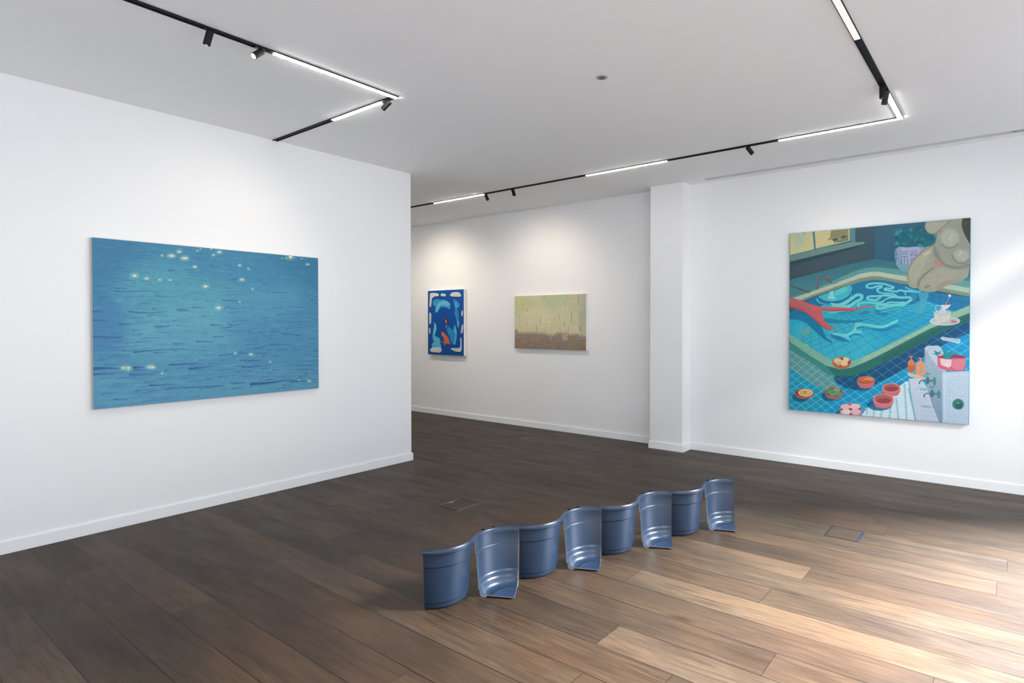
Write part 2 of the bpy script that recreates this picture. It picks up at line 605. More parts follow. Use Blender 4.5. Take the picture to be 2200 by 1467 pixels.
def painting(label, axis, a0, a1, z0, z1, wall, depth, edge_mat, face_mat, group=None):
    """axis 'x': hangs on the wall y=wall facing -y, a = x range.  axis 'y': hangs on x=wall facing +x, a = y range."""
    root = empty('painting', ((a0 + a1) / 2, wall, z0) if axis == 'x' else (wall, (a0 + a1) / 2, z0))
    tag(root, label, 'painting', group)
    w_, h_ = a1 - a0, z1 - z0
    body = boxes('stretched_canvas', [(-w_ / 2, w_ / 2, -depth, -0.002, 0, h_)], edge_mat, root, bevel=0.002)
    bm = bmesh.new()
    uv = bm.loops.layers.uv.new('UVMap')
    e_ = 0.0015
    q = [(-w_ / 2 + e_, 0 + e_, 0, 0), (w_ / 2 - e_, 0 + e_, 1, 0), (w_ / 2 - e_, h_ - e_, 1, 1), (-w_ / 2 + e_, h_ - e_, 0, 1)]
    front = [bm.verts.new((x, -depth - 0.0015, z)) for x, z, _, _ in q]
    back = [bm.verts.new((x, -depth + 0.0005, z)) for x, z, _, _ in q]
    faces = [bm.faces.new(front), bm.faces.new(back[::-1])]
    for i in range(4):
        j = (i + 1) % 4
        faces.append(bm.faces.new((front[j], front[i], back[i], back[j])))
    lut = {v: (u_, v_) for vs in (front, back) for v, (_, _, u_, v_) in zip(vs, q)}
    for f in bm.faces:
        for lp in f.loops:
            lp[uv].uv = lut[lp.vert]
    link('painted_surface', bm, face_mat, root)
    if axis == 'y':
        root.rotation_euler.z = math.pi / 2
    return root


BATH_STROKES = [
['P',(44,84,96),[(-22,-109),(1016,-19),(1033,1016),(-17,1110)],0,0.9,1,None],
['P',(46,94,116),[(505,-63),(1009,-20),(1014,250),(509,172)],0,0.9,1,(34,90,112)],
['P',(56,86,100),[(-11,-29),(510,-31),(513,168),(355,206),(-7,261)],0,0.9,1,(40,72,84)],
['P',(70,84,88),[(-3,168),(460,129),(372,190),(-2,252)],1,15.4,0.45,None],
['L',(30,66,84),1.9,[(508,-31),(509,172)],1,1,0.9,None],
['L',(90,120,140),3.4,[(599,46),(589,73),(584,108)],1,0.25,3.4,None],
['P',(48,108,122),[(-2,261),(188,226),(355,194),(513,170),(623,194),(697,217),(1014,287),(1015,355),(497,269),(-5,401)],0,0.9,1,(72,138,142)],
['P',(92,150,146),[(-1,365),(161,318),(310,263),(391,232),(461,215),(531,215),(599,225),(690,240),(794,264),(1015,310),(1015,355),(514,254),(283,304),(-5,401)],0,0.9,1,(96,158,152)],
['P',(64,128,132),[(-2,296),(73,281),(141,300),(217,268),(245,286),(132,334),(-1,366)],0,0.9,0.7,None],
['L',(76,66,68),6.9,[(9,295),(57,313),(93,325),(136,337)],1,1,0.3,None],
['L',(122,108,104),2.8,[(13,295),(71,313),(136,334)],1,0.8,0.3,None],
['P',(184,196,170),[(25,365),(129,337),(240,303),(368,275),(443,253),(472,244),(538,245),(539,266),(498,260),(433,268),(335,295),(234,327),(129,359),(68,378)],0,0.3,1,None],
['P',(190,202,178),[(300,286),(363,267),(431,246),(485,238),(539,240),(604,254),(696,271),(855,308),(1012,341),(1013,367),(856,332),(696,297),(604,278),(546,265),(501,260),(440,268),(379,284),(301,308)],0,0.3,1,(160,188,166)],
['P',(124,142,120),[(138,354),(301,308),(379,284),(440,268),(501,260),(546,265),(604,278),(696,297),(856,332),(1013,367),(1013,383),(856,350),(696,314),(605,297),(522,281),(474,283),(395,299),(301,320),(138,366),(36,401),(16,395)],0,0.3,1,None],
['P',(40,176,200),[(-5,454),(101,384),(190,353),(329,316),(427,290),(497,281),(566,285),(633,300),(691,320),(795,350),(1016,386),(1016,426),(920,455),(798,517),(678,577),(554,640),(468,679),(390,709),(334,718),(279,711),(223,690),(171,661),(87,616),(-3,567)],0,0.9,1,(52,182,204)],
['C',[(-5,454),(101,384),(190,353),(329,316),(427,290),(497,281),(566,285),(633,300),(691,320),(795,350),(1016,386),(1016,426),(920,455),(798,517),(678,577),(554,640),(468,679),(390,709),(334,718),(279,711),(223,690),(171,661),(87,616),(-3,567)]],
['P',(8,112,158),[(-5,401),(100,368),(427,275),(549,271),(715,301),(1016,370),(1017,430),(935,414),(796,381),(716,411),(601,409),(499,375),(375,406),(219,404),(134,455),(-4,489)],0,12,1,None],
['P',(12,120,164),[(773,349),(1005,380),(1006,431),(966,446),(873,415),(793,395)],0,1.3,1,None],
['P',(34,168,196),[(-4,507),(75,455),(219,447),(394,456),(717,450),(796,412),(920,459),(798,517),(554,640),(380,723),(223,703),(-3,569)],0,20.6,0.8,None],
['P',(62,190,206),[(17,560),(191,472),(395,490),(502,620),(380,715),(223,694)],1,51.4,0.5,None],
['P',(20,150,186),[(552,538),(717,450),(836,443),(798,521),(604,618)],1,42.8,0.5,None],
['L',(10,104,136),2.1,[(100,522),(295,464),(441,420),(555,387)],0,0.75,0.3,None],
['L',(10,104,136),2.1,[(98,535),(304,471),(456,425),(573,389)],0,0.75,0.3,None],
['L',(10,104,136),2.1,[(95,549),(314,479),(473,429),(592,391)],0,0.75,0.3,None],
['L',(10,104,136),2.1,[(92,565),(326,488),(491,434),(614,394)],0,0.75,0.3,None],
['L',(10,104,136),2.1,[(88,584),(339,499),(512,440),(638,397)],0,0.75,0.3,None],
['L',(10,104,136),2.1,[(84,607),(354,511),(535,446),(664,400)],0,0.75,0.3,None],
['L',(10,104,136),2.1,[(79,634),(371,524),(561,453),(694,403)],0,0.75,0.3,None],
['L',(10,104,136),2.1,[(72,667),(391,540),(590,461),(726,407)],0,0.75,0.3,None],
['L',(10,104,136),2.1,[(64,708),(415,559),(624,470),(763,411)],0,0.75,0.3,None],
['L',(10,104,136),2.1,[(54,762),(444,582),(664,481),(805,416)],0,0.75,0.3,None],
['L',(10,104,136),2.1,[(40,833),(479,611),(710,494),(852,422)],0,0.75,0.3,None],
['L',(10,104,136),2.1,[(21,933),(524,646),(765,509),(907,429)],0,0.75,0.3,None],
['L',(10,104,136),2.1,[(-7,1082),(583,693),(832,527),(971,436)],0,0.75,0.3,None],
['L',(10,104,136),2.1,[(-55,1333),(661,755),(916,550),(1046,445)],0,0.75,0.3,None],
['L',(10,104,136),2.1,[(-152,1837),(774,845),(1021,579),(1136,456)],0,0.75,0.3,None],
['L',(10,104,136),2.1,[(-446,3374),(947,983),(1160,617),(1246,469)],0,0.75,0.3,None],
['L',(10,104,136),2.1,[(23950,-124048),(1250,1224),(1350,669),(1384,485)],0,0.75,0.3,None],
['L',(10,104,136),2.1,[(95,549),(79,634),(21,933),(23950,-124048)],0,0.75,0.3,None],
['L',(10,104,136),2.1,[(137,535),(138,612),(140,865),(193,7054)],0,0.75,0.3,None],
['L',(10,104,136),2.1,[(177,523),(192,591),(240,808),(839,3492)],0,0.75,0.3,None],
['L',(10,104,136),2.1,[(214,511),(242,573),(327,759),(1046,2348)],0,0.75,0.3,None],
['L',(10,104,136),2.1,[(250,500),(288,555),(401,716),(1148,1783)],0,0.75,0.3,None],
['L',(10,104,136),2.1,[(283,489),(331,539),(467,679),(1209,1447)],0,0.75,0.3,None],
['L',(10,104,136),2.1,[(314,479),(371,524),(524,646),(1250,1224)],0,0.75,0.3,None],
['L',(10,104,136),2.1,[(344,470),(408,510),(576,617),(1279,1065)],0,0.75,0.3,None],
['L',(10,104,136),2.1,[(373,461),(443,497),(622,591),(1300,946)],0,0.75,0.3,None],
['L',(10,104,136),2.1,[(400,452),(475,485),(663,567),(1317,853)],0,0.75,0.3,None],
['L',(10,104,136),2.1,[(425,444),(505,474),(700,546),(1330,780)],0,0.75,0.3,None],
['L',(10,104,136),2.1,[(450,436),(534,463),(734,527),(1341,719)],0,0.75,0.3,None],
['L',(10,104,136),2.1,[(473,429),(561,453),(765,509),(1350,669)],0,0.75,0.3,None],
['L',(10,104,136),2.1,[(495,422),(586,444),(794,493),(1358,627)],0,0.75,0.3,None],
['L',(10,104,136),2.1,[(516,415),(610,435),(820,478),(1365,590)],0,0.75,0.3,None],
['L',(10,104,136),2.1,[(537,409),(632,426),(844,464),(1370,559)],0,0.75,0.3,None],
['L',(10,104,136),2.1,[(556,403),(654,418),(867,451),(1375,531)],0,0.75,0.3,None],
['L',(10,104,136),2.1,[(575,397),(674,410),(887,440),(1380,507)],0,0.75,0.3,None],
['L',(10,104,136),2.1,[(592,391),(694,403),(907,429),(1384,485)],0,0.75,0.3,None],
['P',(8,116,160),[(-5,401),(100,368),(427,275),(549,271),(715,301),(1016,370),(1016,426),(928,452),(796,400),(700,395),(601,377),(498,359),(375,390),(219,387),(133,420),(-4,485)],0,2.6,0.93,None],
['L',(6,86,130),1.9,[(812,360),(820,383),(822,411)],1,1,0.4,None],
['L',(6,86,130),1.9,[(850,365),(858,390),(860,418)],1,1,0.4,None],
['L',(6,86,130),1.9,[(903,371),(910,399),(913,428)],1,1,0.4,None],
['L',(6,86,130),1.9,[(954,378),(962,407),(964,438)],1,1,0.4,None],
['L',(6,86,130),1.9,[(793,364),(873,385),(1006,413)],1,1,0.4,None],
['P',(0,116,158),[(7,440),(95,441),(156,479),(202,523),(234,589),(275,613),(262,617),(217,595),(160,549),(106,505),(52,489),(8,486)],0,0.6,0.9,None],
['P',(10,124,160),[(215,479),(304,489),(388,492),(475,487),(437,498),(388,507),(257,508),(222,495)],1,0.6,0.8,None],
['P',(14,130,166),[(519,438),(594,460),(563,468),(523,456)],1,0.3,0.8,None],
['P',(14,130,166),[(422,455),(464,444),(491,447),(477,458),(440,463)],1,0.3,0.8,None],
['P',(14,130,166),[(302,445),(353,449),(421,435),(384,452),(322,460)],1,0.3,0.6,None],
['P',(70,196,206),[(186,361),(268,334),(335,308),(375,306),(385,327),(372,348),(336,372),(276,383),(217,376)],1,2.5,0.85,None],
['P',(112,214,214),[(282,346),(302,325),(345,311),(356,330),(329,347),(296,356)],1,2.5,0.6,None],
['L',(112,214,214),9.1,[(175,375),(186,391),(214,401),(247,402)],1,1,0.3,1.9],
['L',(88,204,212),8.2,[(214,376),(255,385),(313,381),(356,363),(372,348)],1,1,0.3,2.5],
['L',(112,214,214),11.6,[(262,400),(303,405),(343,391),(376,370),(382,352)],1,1,0.3,3.1],
['L',(112,214,214),18.3,[(273,411),(323,415),(363,418),(403,395),(435,380),(441,362),(412,358),(379,379),(340,403),(303,412)],1,1,0.3,None],
['L',(112,214,214),9.8,[(249,450),(283,449),(317,443),(370,437)],1,0.8,0.3,2.5],
['L',(112,214,214),11.6,[(535,346),(527,331),(546,323),(552,315),(528,315),(499,322),(475,320),(467,311),(480,302),(516,299),(561,303),(596,314),(617,323),(602,329),(573,327),(570,334),(594,340),(634,345),(648,339),(680,345),(719,347),(755,351)],1,1,0.3,None],
['L',(112,214,214),9.2,[(527,331),(535,346),(570,352),(611,356),(632,367),(635,376)],1,1,0.3,None],
['L',(112,214,214),7.7,[(677,346),(681,363)],1,0.9,0.3,None],
['L',(88,204,212),11,[(682,324),(699,336),(730,345)],1,0.8,0.3,None],
['L',(112,214,214),12.8,[(562,363),(523,367),(490,366),(471,373),(485,384),(518,388),(535,379),(553,366)],1,1,0.3,None],
['L',(112,214,214),14.6,[(568,363),(606,367),(649,376),(700,377),(711,387),(700,396),(672,409),(621,413),(577,414),(536,413),(524,422),(536,430),(566,428),(606,417),(672,415)],1,1,0.3,None],
['L',(112,214,214),10.1,[(675,401),(638,401),(594,400),(571,408),(530,406),(494,401),(464,398),(436,401),(419,407),(427,420)],1,1,0.3,None],
['L',(112,214,214),9.2,[(500,401),(547,399),(577,383),(606,375),(635,376)],1,1,0.3,None],
['L',(10,120,168),3.6,[(518,447),(536,455),(578,453),(613,445),(650,437),(687,440)],1,0.8,0.3,None],
['L',(88,204,212),3.9,[(542,453),(578,447),(618,439),(658,437)],1,0.8,0.3,None],
['P',(0,124,164),[(412,541),(429,524),(490,535),(564,537),(608,523),(645,514),(648,520),(608,537),(567,550),(520,547),(478,538),(438,532)],1,0.3,0.9,None],
['P',(0,124,164),[(364,582),(398,564),(426,564),(454,579),(429,572),(392,573),(374,587)],0,0.3,0.9,None],
['P',(0,124,164),[(256,572),(304,577),(342,591),(374,608),(336,608),(285,595)],1,0.3,0.9,None],
['L',(112,214,214),15.5,[(429,512),(477,518),(526,526),(564,526),(596,514),(636,496)],1,1,0.3,None],
['P',(112,214,214),[(401,509),(416,504),(438,511),(441,524),(413,529),(411,544),(441,549),(446,558),(429,562),(398,561),(367,576),(377,599),(336,582),(285,571),(252,557),(323,565),(364,564),(389,544),(404,521)],0,0.3,1,None],
['P',(132,222,220),[(254,287),(268,287),(273,324),(279,362),(296,373),(269,379),(234,370),(250,358),(254,324)],0,0.6,1,None],
['C',None],
['P',(60,150,176),[(705,355),(739,356),(734,388),(717,399)],1,2.4,0.55,None],
['P',(64,158,184),[(750,356),(797,357),(792,389),(787,411),(779,438),(765,457),(738,457),(732,448),(748,429),(756,405),(753,378)],1,1.2,0.95,(70,168,188)],
['P',(122,184,160),[(-3,564),(87,616),(171,661),(223,690),(279,711),(334,718),(390,709),(468,679),(554,640),(678,577),(798,517),(920,455),(1016,415),(1017,452),(913,494),(807,536),(675,605),(554,670),(469,712),(386,747),(317,759),(230,741),(137,693),(6,616)],0,0.9,1,(128,180,160)],
['P',(176,196,164),[(554,640),(678,577),(798,517),(920,455),(1016,415),(1017,452),(913,494),(807,536),(675,605),(554,670),(433,725),(451,687)],0,17.1,0.55,None],
['L',(120,140,104),1.9,[(540,647),(564,664)],0,0.6,0.3,None],
['L',(120,140,104),1.9,[(574,629),(598,647)],0,0.6,0.3,None],
['L',(120,140,104),1.9,[(601,614),(625,632)],0,0.6,0.3,None],
['L',(120,140,104),1.9,[(632,602),(656,620)],0,0.6,0.3,None],
['L',(120,140,104),1.9,[(669,585),(692,603)],0,0.6,0.3,None],
['L',(120,140,104),1.9,[(702,569),(725,586)],0,0.6,0.3,None],
['L',(120,140,104),1.9,[(738,555),(761,573)],0,0.6,0.3,None],
['L',(120,140,104),1.9,[(770,542),(793,559)],0,0.6,0.3,None],
['L',(120,140,104),1.9,[(802,529),(825,546)],0,0.6,0.3,None],
['L',(80,140,120),1.9,[(34,633),(49,623)],0,0.6,0.3,None],
['L',(80,140,120),1.9,[(77,660),(92,649)],0,0.6,0.3,None],
['L',(80,140,120),1.9,[(122,672),(137,661)],0,0.6,0.3,None],
['P',(34,112,100),[(6,616),(137,693),(230,741),(317,759),(386,747),(469,712),(554,670),(675,605),(807,536),(913,494),(1017,451),(1018,494),(914,528),(799,591),(676,661),(547,725),(469,765),(381,793),(290,797),(235,784),(137,723),(-2,653)],0,0.9,1,None],
['P',(58,146,136),[(-3,613),(137,693),(230,741),(290,797),(235,784),(137,723),(-2,654)],0,8.6,0.8,None],
['P',(20,90,88),[(555,688),(676,621),(807,552),(1017,460),(1018,494),(914,528),(799,591),(676,661),(555,721)],0,10.3,0.5,None],
['P',(0,146,200),[(-2,654),(137,723),(235,784),(290,797),(381,793),(469,765),(547,725),(676,661),(799,591),(914,528),(1018,494),(1026,1032),(-17,1127)],0,0.9,1,(0,150,196)],
['C',[(-2,654),(137,723),(235,784),(290,797),(381,793),(469,765),(547,725),(676,661),(799,591),(914,528),(1018,494),(1026,1032),(-17,1127)]],
['P',(20,150,170),[(-20,808),(196,798),(254,923),(150,999),(-18,1012)],1,51.4,0.6,None],
['P',(96,152,152),[(-13,631),(137,723),(235,784),(278,799),(285,828),(318,856),(225,878),(109,828),(-11,754)],0,8.6,1,None],
['P',(0,84,132),[(279,786),(381,793),(547,725),(676,661),(914,528),(1025,490),(1026,544),(934,583),(816,653),(745,702),(689,737),(607,783),(521,828),(470,847),(409,867),(355,858),(290,828)],0,6,1,None],
['P',(0,104,160),[(471,917),(557,863),(641,818),(690,815),(608,900),(507,948)],1,25.7,0.5,None],
['L',(130,222,216),3,[(-367,846),(-199,711),(-13,561),(193,394),(425,207),(685,-4)],0,0.85,0.3,None],
['L',(130,222,216),3,[(-338,865),(-168,730),(19,581),(228,415),(461,230),(724,21)],0,0.85,0.3,None],
['L',(130,222,216),3,[(-308,884),(-137,750),(52,602),(262,437),(498,253),(763,45)],0,0.85,0.3,None],
['L',(130,222,216),3,[(-279,903),(-107,770),(84,623),(296,459),(534,276),(802,69)],0,0.85,0.3,None],
['L',(130,222,216),3,[(-250,921),(-76,789),(117,643),(331,481),(571,299),(841,94)],0,0.85,0.3,None],
['L',(130,222,216),3,[(-220,940),(-45,809),(149,664),(365,503),(607,322),(880,118)],0,0.85,0.3,None],
['L',(130,222,216),3,[(-191,959),(-14,829),(182,685),(400,525),(644,345),(919,143)],0,0.85,0.3,None],
['L',(130,222,216),3,[(-162,978),(17,849),(214,706),(434,546),(681,368),(958,167)],0,0.85,0.3,None],
['L',(130,222,216),3,[(-133,997),(48,868),(247,726),(469,568),(717,391),(997,192)],0,0.85,0.3,None],
['L',(130,222,216),3,[(-103,1016),(78,888),(280,747),(503,590),(754,414),(1037,216)],0,0.85,0.3,None],
['L',(130,222,216),3,[(-74,1034),(109,908),(312,768),(538,612),(791,438),(1076,241)],0,0.85,0.3,None],
['L',(130,222,216),3,[(-44,1053),(140,928),(345,789),(573,634),(828,461),(1115,265)],0,0.85,0.3,None],
['L',(130,222,216),3,[(-15,1072),(171,948),(378,810),(607,656),(864,484),(1154,290)],0,0.85,0.3,None],
['L',(130,222,216),3,[(14,1091),(202,967),(410,830),(642,678),(901,507),(1194,315)],0,0.85,0.3,None],
['L',(130,222,216),3,[(44,1110),(233,987),(443,851),(676,700),(938,530),(1233,339)],0,0.85,0.3,None],
['L',(130,222,216),3,[(73,1129),(264,1007),(476,872),(711,722),(975,554),(1272,364)],0,0.85,0.3,None],
['L',(130,222,216),3,[(103,1148),(295,1027),(509,893),(746,744),(1012,577),(1312,389)],0,0.85,0.3,None],
['L',(130,222,216),3,[(132,1167),(326,1047),(541,914),(781,766),(1049,600),(1351,413)],0,0.85,0.3,None],
['L',(130,222,216),3,[(162,1186),(357,1067),(574,935),(815,788),(1086,623),(1390,438)],0,0.85,0.3,None],
['L',(130,222,216),3,[(191,1205),(389,1086),(607,956),(850,810),(1123,647),(1430,463)],0,0.85,0.3,None],
['L',(130,222,216),3,[(221,1224),(420,1106),(640,977),(885,832),(1160,670),(1469,487)],0,0.85,0.3,None],
['L',(130,222,216),3,[(250,1243),(451,1126),(673,998),(920,854),(1197,693),(1509,512)],0,0.85,0.3,None],
['L',(130,222,216),3,[(280,1262),(482,1146),(706,1018),(955,876),(1234,717),(1548,537)],0,0.85,0.3,None],
['L',(130,222,216),3,[(310,1281),(513,1166),(739,1039),(989,898),(1271,740),(1588,562)],0,0.85,0.3,None],
['L',(130,222,216),3,[(339,1300),(544,1186),(771,1060),(1024,920),(1308,764),(1628,587)],0,0.85,0.3,None],
['L',(130,222,216),3,[(369,1319),(576,1206),(804,1081),(1059,943),(1345,787),(1667,612)],0,0.85,0.3,None],
['L',(130,222,216),3,[(399,1338),(607,1226),(837,1102),(1094,965),(1382,810),(1707,636)],0,0.85,0.3,None],
['L',(130,222,216),3,[(428,1357),(638,1246),(870,1123),(1129,987),(1419,834),(1747,661)],0,0.85,0.3,None],
['L',(130,222,216),3,[(-419,889),(-246,1000),(-73,1111),(101,1223),(275,1335)],0,0.85,0.3,None],
['L',(130,222,216),3,[(-393,868),(-219,980),(-44,1092),(131,1204),(307,1317)],0,0.85,0.3,None],
['L',(130,222,216),3,[(-367,846),(-191,959),(-15,1072),(162,1186),(339,1300)],0,0.85,0.3,None],
['L',(130,222,216),3,[(-340,825),(-163,938),(15,1052),(193,1167),(372,1281)],0,0.85,0.3,None],
['L',(130,222,216),3,[(-313,803),(-134,917),(45,1032),(225,1147),(405,1263)],0,0.85,0.3,None],
['L',(130,222,216),3,[(-285,780),(-105,896),(76,1011),(257,1128),(439,1244)],0,0.85,0.3,None],
['L',(130,222,216),3,[(-257,757),(-75,874),(107,990),(290,1108),(474,1225)],0,0.85,0.3,None],
['L',(130,222,216),3,[(-228,734),(-45,852),(139,969),(324,1087),(509,1206)],0,0.85,0.3,None],
['L',(130,222,216),3,[(-199,711),(-14,829),(171,948),(357,1067),(544,1186)],0,0.85,0.3,None],
['L',(130,222,216),3,[(-169,687),(17,806),(204,926),(392,1046),(581,1166)],0,0.85,0.3,None],
['L',(130,222,216),3,[(-139,662),(49,783),(238,903),(427,1024),(617,1146)],0,0.85,0.3,None],
['L',(130,222,216),3,[(-109,638),(81,759),(272,880),(463,1002),(655,1125)],0,0.85,0.3,None],
['L',(130,222,216),3,[(-77,612),(114,735),(306,857),(499,980),(693,1104)],0,0.85,0.3,None],
['L',(130,222,216),3,[(-46,587),(148,710),(342,834),(536,958),(732,1082)],0,0.85,0.3,None],
['L',(130,222,216),3,[(-13,561),(182,685),(378,810),(574,935),(771,1060)],0,0.85,0.3,None],
['L',(130,222,216),3,[(20,534),(216,659),(414,785),(613,911),(812,1038)],0,0.85,0.3,None],
['L',(130,222,216),3,[(53,507),(252,633),(451,760),(652,888),(853,1015)],0,0.85,0.3,None],
['L',(130,222,216),3,[(87,479),(288,607),(489,735),(691,863),(894,992)],0,0.85,0.3,None],
['L',(130,222,216),3,[(122,451),(324,580),(528,709),(732,839),(937,969)],0,0.85,0.3,None],
['L',(130,222,216),3,[(157,423),(362,553),(567,683),(773,814),(980,945)],0,0.85,0.3,None],
['L',(130,222,216),3,[(193,394),(400,525),(607,656),(815,788),(1024,920)],0,0.85,0.3,None],
['L',(130,222,216),3,[(230,364),(439,496),(648,629),(858,762),(1069,896)],0,0.85,0.3,None],
['L',(130,222,216),3,[(268,334),(478,467),(690,601),(902,735),(1115,870)],0,0.85,0.3,None],
['L',(130,222,216),3,[(306,303),(518,437),(732,572),(947,708),(1162,844)],0,0.85,0.3,None],
['L',(130,222,216),3,[(345,272),(559,407),(775,544),(992,680),(1210,818)],0,0.85,0.3,None],
['L',(130,222,216),3,[(384,239),(601,376),(819,514),(1038,652),(1258,791)],0,0.85,0.3,None],
['L',(130,222,216),3,[(425,207),(644,345),(864,484),(1086,623),(1308,764)],0,0.85,0.3,None],
['L',(130,222,216),3,[(466,173),(688,313),(910,453),(1134,594),(1358,736)],0,0.85,0.3,None],
['L',(130,222,216),3,[(508,139),(732,280),(957,422),(1183,564),(1410,707)],0,0.85,0.3,None],
['L',(130,222,216),3,[(551,105),(777,247),(1005,390),(1233,534),(1463,678)],0,0.85,0.3,None],
['L',(130,222,216),3,[(595,69),(824,213),(1054,357),(1284,502),(1516,648)],0,0.85,0.3,None],
['L',(130,222,216),3,[(640,33),(871,178),(1103,324),(1337,471),(1571,618)],0,0.85,0.3,None],
['P',(0,70,110),[(279,786),(381,793),(547,725),(676,661),(914,528),(1025,490),(1026,544),(934,583),(816,653),(745,702),(689,737),(607,783),(521,828),(470,847),(409,867),(355,858),(290,828)],0,6,0.45,None],
['P',(206,230,238),[(446,994),(472,959),(558,904),(624,851),(682,808),(706,799),(723,853),(736,932),(758,1017),(438,1036)],0,0.9,1,None],
['L',(70,130,148),1.9,[(476,958),(472,992)],0,0.8,0.9,None],
['L',(50,120,145),2.2,[(469,964),(483,965)],0,0.85,0.9,None],
['L',(50,120,145),2.2,[(467,975),(481,976)],0,0.85,0.9,None],
['L',(50,120,145),2.2,[(466,986),(480,987)],0,0.85,0.9,None],
['L',(70,130,148),1.9,[(515,939),(512,1005)],0,0.8,0.9,None],
['L',(50,120,145),2.2,[(508,944),(522,946)],0,0.85,0.9,None],
['L',(50,120,145),2.2,[(507,955),(521,957)],0,0.85,0.9,None],
['L',(50,120,145),2.2,[(507,966),(521,968)],0,0.85,0.9,None],
['L',(50,120,145),2.2,[(506,977),(520,979)],0,0.85,0.9,None],
['L',(50,120,145),2.2,[(506,988),(520,990)],0,0.85,0.9,None],
['L',(50,120,145),2.2,[(505,999),(519,1001)],0,0.85,0.9,None],
['L',(70,130,148),1.9,[(558,952),(551,1002)],0,0.8,0.9,None],
['L',(50,120,145),2.2,[(551,957),(564,958)],0,0.85,0.9,None],
['L',(50,120,145),2.2,[(549,967),(563,968)],0,0.85,0.9,None],
['L',(50,120,145),2.2,[(548,977),(561,978)],0,0.85,0.9,None],
['L',(50,120,145),2.2,[(546,987),(560,988)],0,0.85,0.9,None],
['L',(50,120,145),2.2,[(545,997),(558,998)],0,0.85,0.9,None],
['L',(70,130,148),1.9,[(605,933),(600,1002)],0,0.8,0.9,None],
['L',(50,120,145),2.2,[(598,937),(611,939)],0,0.85,0.9,None],
['L',(50,120,145),2.2,[(597,947),(610,949)],0,0.85,0.9,None],
['L',(50,120,145),2.2,[(596,957),(610,959)],0,0.85,0.9,None],
['L',(50,120,145),2.2,[(596,967),(609,969)],0,0.85,0.9,None],
['L',(50,120,145),2.2,[(595,977),(608,978)],0,0.85,0.9,None],
['L',(50,120,145),2.2,[(594,987),(608,988)],0,0.85,0.9,None],
['L',(50,120,145),2.2,[(593,997),(607,998)],0,0.85,0.9,None],
['L',(70,130,148),1.9,[(633,891),(648,1002)],0,0.8,0.9,None],
['L',(50,120,145),2.2,[(627,895),(641,897)],0,0.85,0.9,None],
['L',(50,120,145),2.2,[(629,906),(642,907)],0,0.85,0.9,None],
['L',(50,120,145),2.2,[(630,916),(643,917)],0,0.85,0.9,None],
['L',(50,120,145),2.2,[(631,926),(645,927)],0,0.85,0.9,None],
['L',(50,120,145),2.2,[(633,936),(646,937)],0,0.85,0.9,None],
['L',(50,120,145),2.2,[(634,946),(647,948)],0,0.85,0.9,None],
['L',(50,120,145),2.2,[(635,956),(648,958)],0,0.85,0.9,None],
['L',(50,120,145),2.2,[(636,966),(650,968)],0,0.85,0.9,None],
['L',(50,120,145),2.2,[(638,977),(651,978)],0,0.85,0.9,None],
['L',(50,120,145),2.2,[(639,987),(652,988)],0,0.85,0.9,None],
['L',(50,120,145),2.2,[(640,997),(654,998)],0,0.85,0.9,None],
['L',(70,130,148),1.9,[(678,816),(691,1003)],0,0.8,0.9,None],
['L',(50,120,145),2.2,[(672,821),(685,822)],0,0.85,0.9,None],
['L',(50,120,145),2.2,[(672,830),(685,832)],0,0.85,0.9,None],
['L',(50,120,145),2.2,[(673,840),(686,842)],0,0.85,0.9,None],
['L',(50,120,145),2.2,[(674,850),(687,852)],0,0.85,0.9,None],
['L',(50,120,145),2.2,[(674,860),(688,861)],0,0.85,0.9,None],
['L',(50,120,145),2.2,[(675,870),(688,871)],0,0.85,0.9,None],
['L',(50,120,145),2.2,[(676,880),(689,881)],0,0.85,0.9,None],
['L',(50,120,145),2.2,[(677,889),(690,891)],0,0.85,0.9,None],
['L',(50,120,145),2.2,[(677,899),(690,901)],0,0.85,0.9,None],
['L',(50,120,145),2.2,[(678,909),(691,911)],0,0.85,0.9,None],
['L',(50,120,145),2.2,[(679,919),(692,920)],0,0.85,0.9,None],
['L',(50,120,145),2.2,[(679,929),(692,930)],0,0.85,0.9,None],
['L',(50,120,145),2.2,[(680,938),(693,940)],0,0.85,0.9,None],
['L',(50,120,145),2.2,[(681,948),(694,950)],0,0.85,0.9,None],
['L',(50,120,145),2.2,[(681,958),(695,960)],0,0.85,0.9,None],
['L',(50,120,145),2.2,[(682,968),(695,969)],0,0.85,0.9,None],
['L',(50,120,145),2.2,[(683,978),(696,979)],0,0.85,0.9,None],
['L',(50,120,145),2.2,[(684,988),(697,989)],0,0.85,0.9,None],
['L',(50,120,145),2.2,[(684,997),(697,999)],0,0.85,0.9,None],
['L',(70,130,148),1.9,[(699,839),(738,1003)],0,0.8,0.9,None],
['L',(50,120,145),2.2,[(693,843),(706,845)],0,0.85,0.9,None],
['L',(50,120,145),2.2,[(696,853),(709,855)],0,0.85,0.9,None],
['L',(50,120,145),2.2,[(698,863),(711,864)],0,0.85,0.9,None],
['L',(50,120,145),2.2,[(700,872),(713,874)],0,0.85,0.9,None],
['L',(50,120,145),2.2,[(702,882),(715,884)],0,0.85,0.9,None],
['L',(50,120,145),2.2,[(705,892),(718,893)],0,0.85,0.9,None],
['L',(50,120,145),2.2,[(707,901),(720,903)],0,0.85,0.9,None],
['L',(50,120,145),2.2,[(709,911),(722,912)],0,0.85,0.9,None],
['L',(50,120,145),2.2,[(712,921),(725,922)],0,0.85,0.9,None],
['L',(50,120,145),2.2,[(714,930),(727,932)],0,0.85,0.9,None],
['L',(50,120,145),2.2,[(716,940),(729,941)],0,0.85,0.9,None],
['L',(50,120,145),2.2,[(719,950),(731,951)],0,0.85,0.9,None],
['L',(50,120,145),2.2,[(721,959),(734,961)],0,0.85,0.9,None],
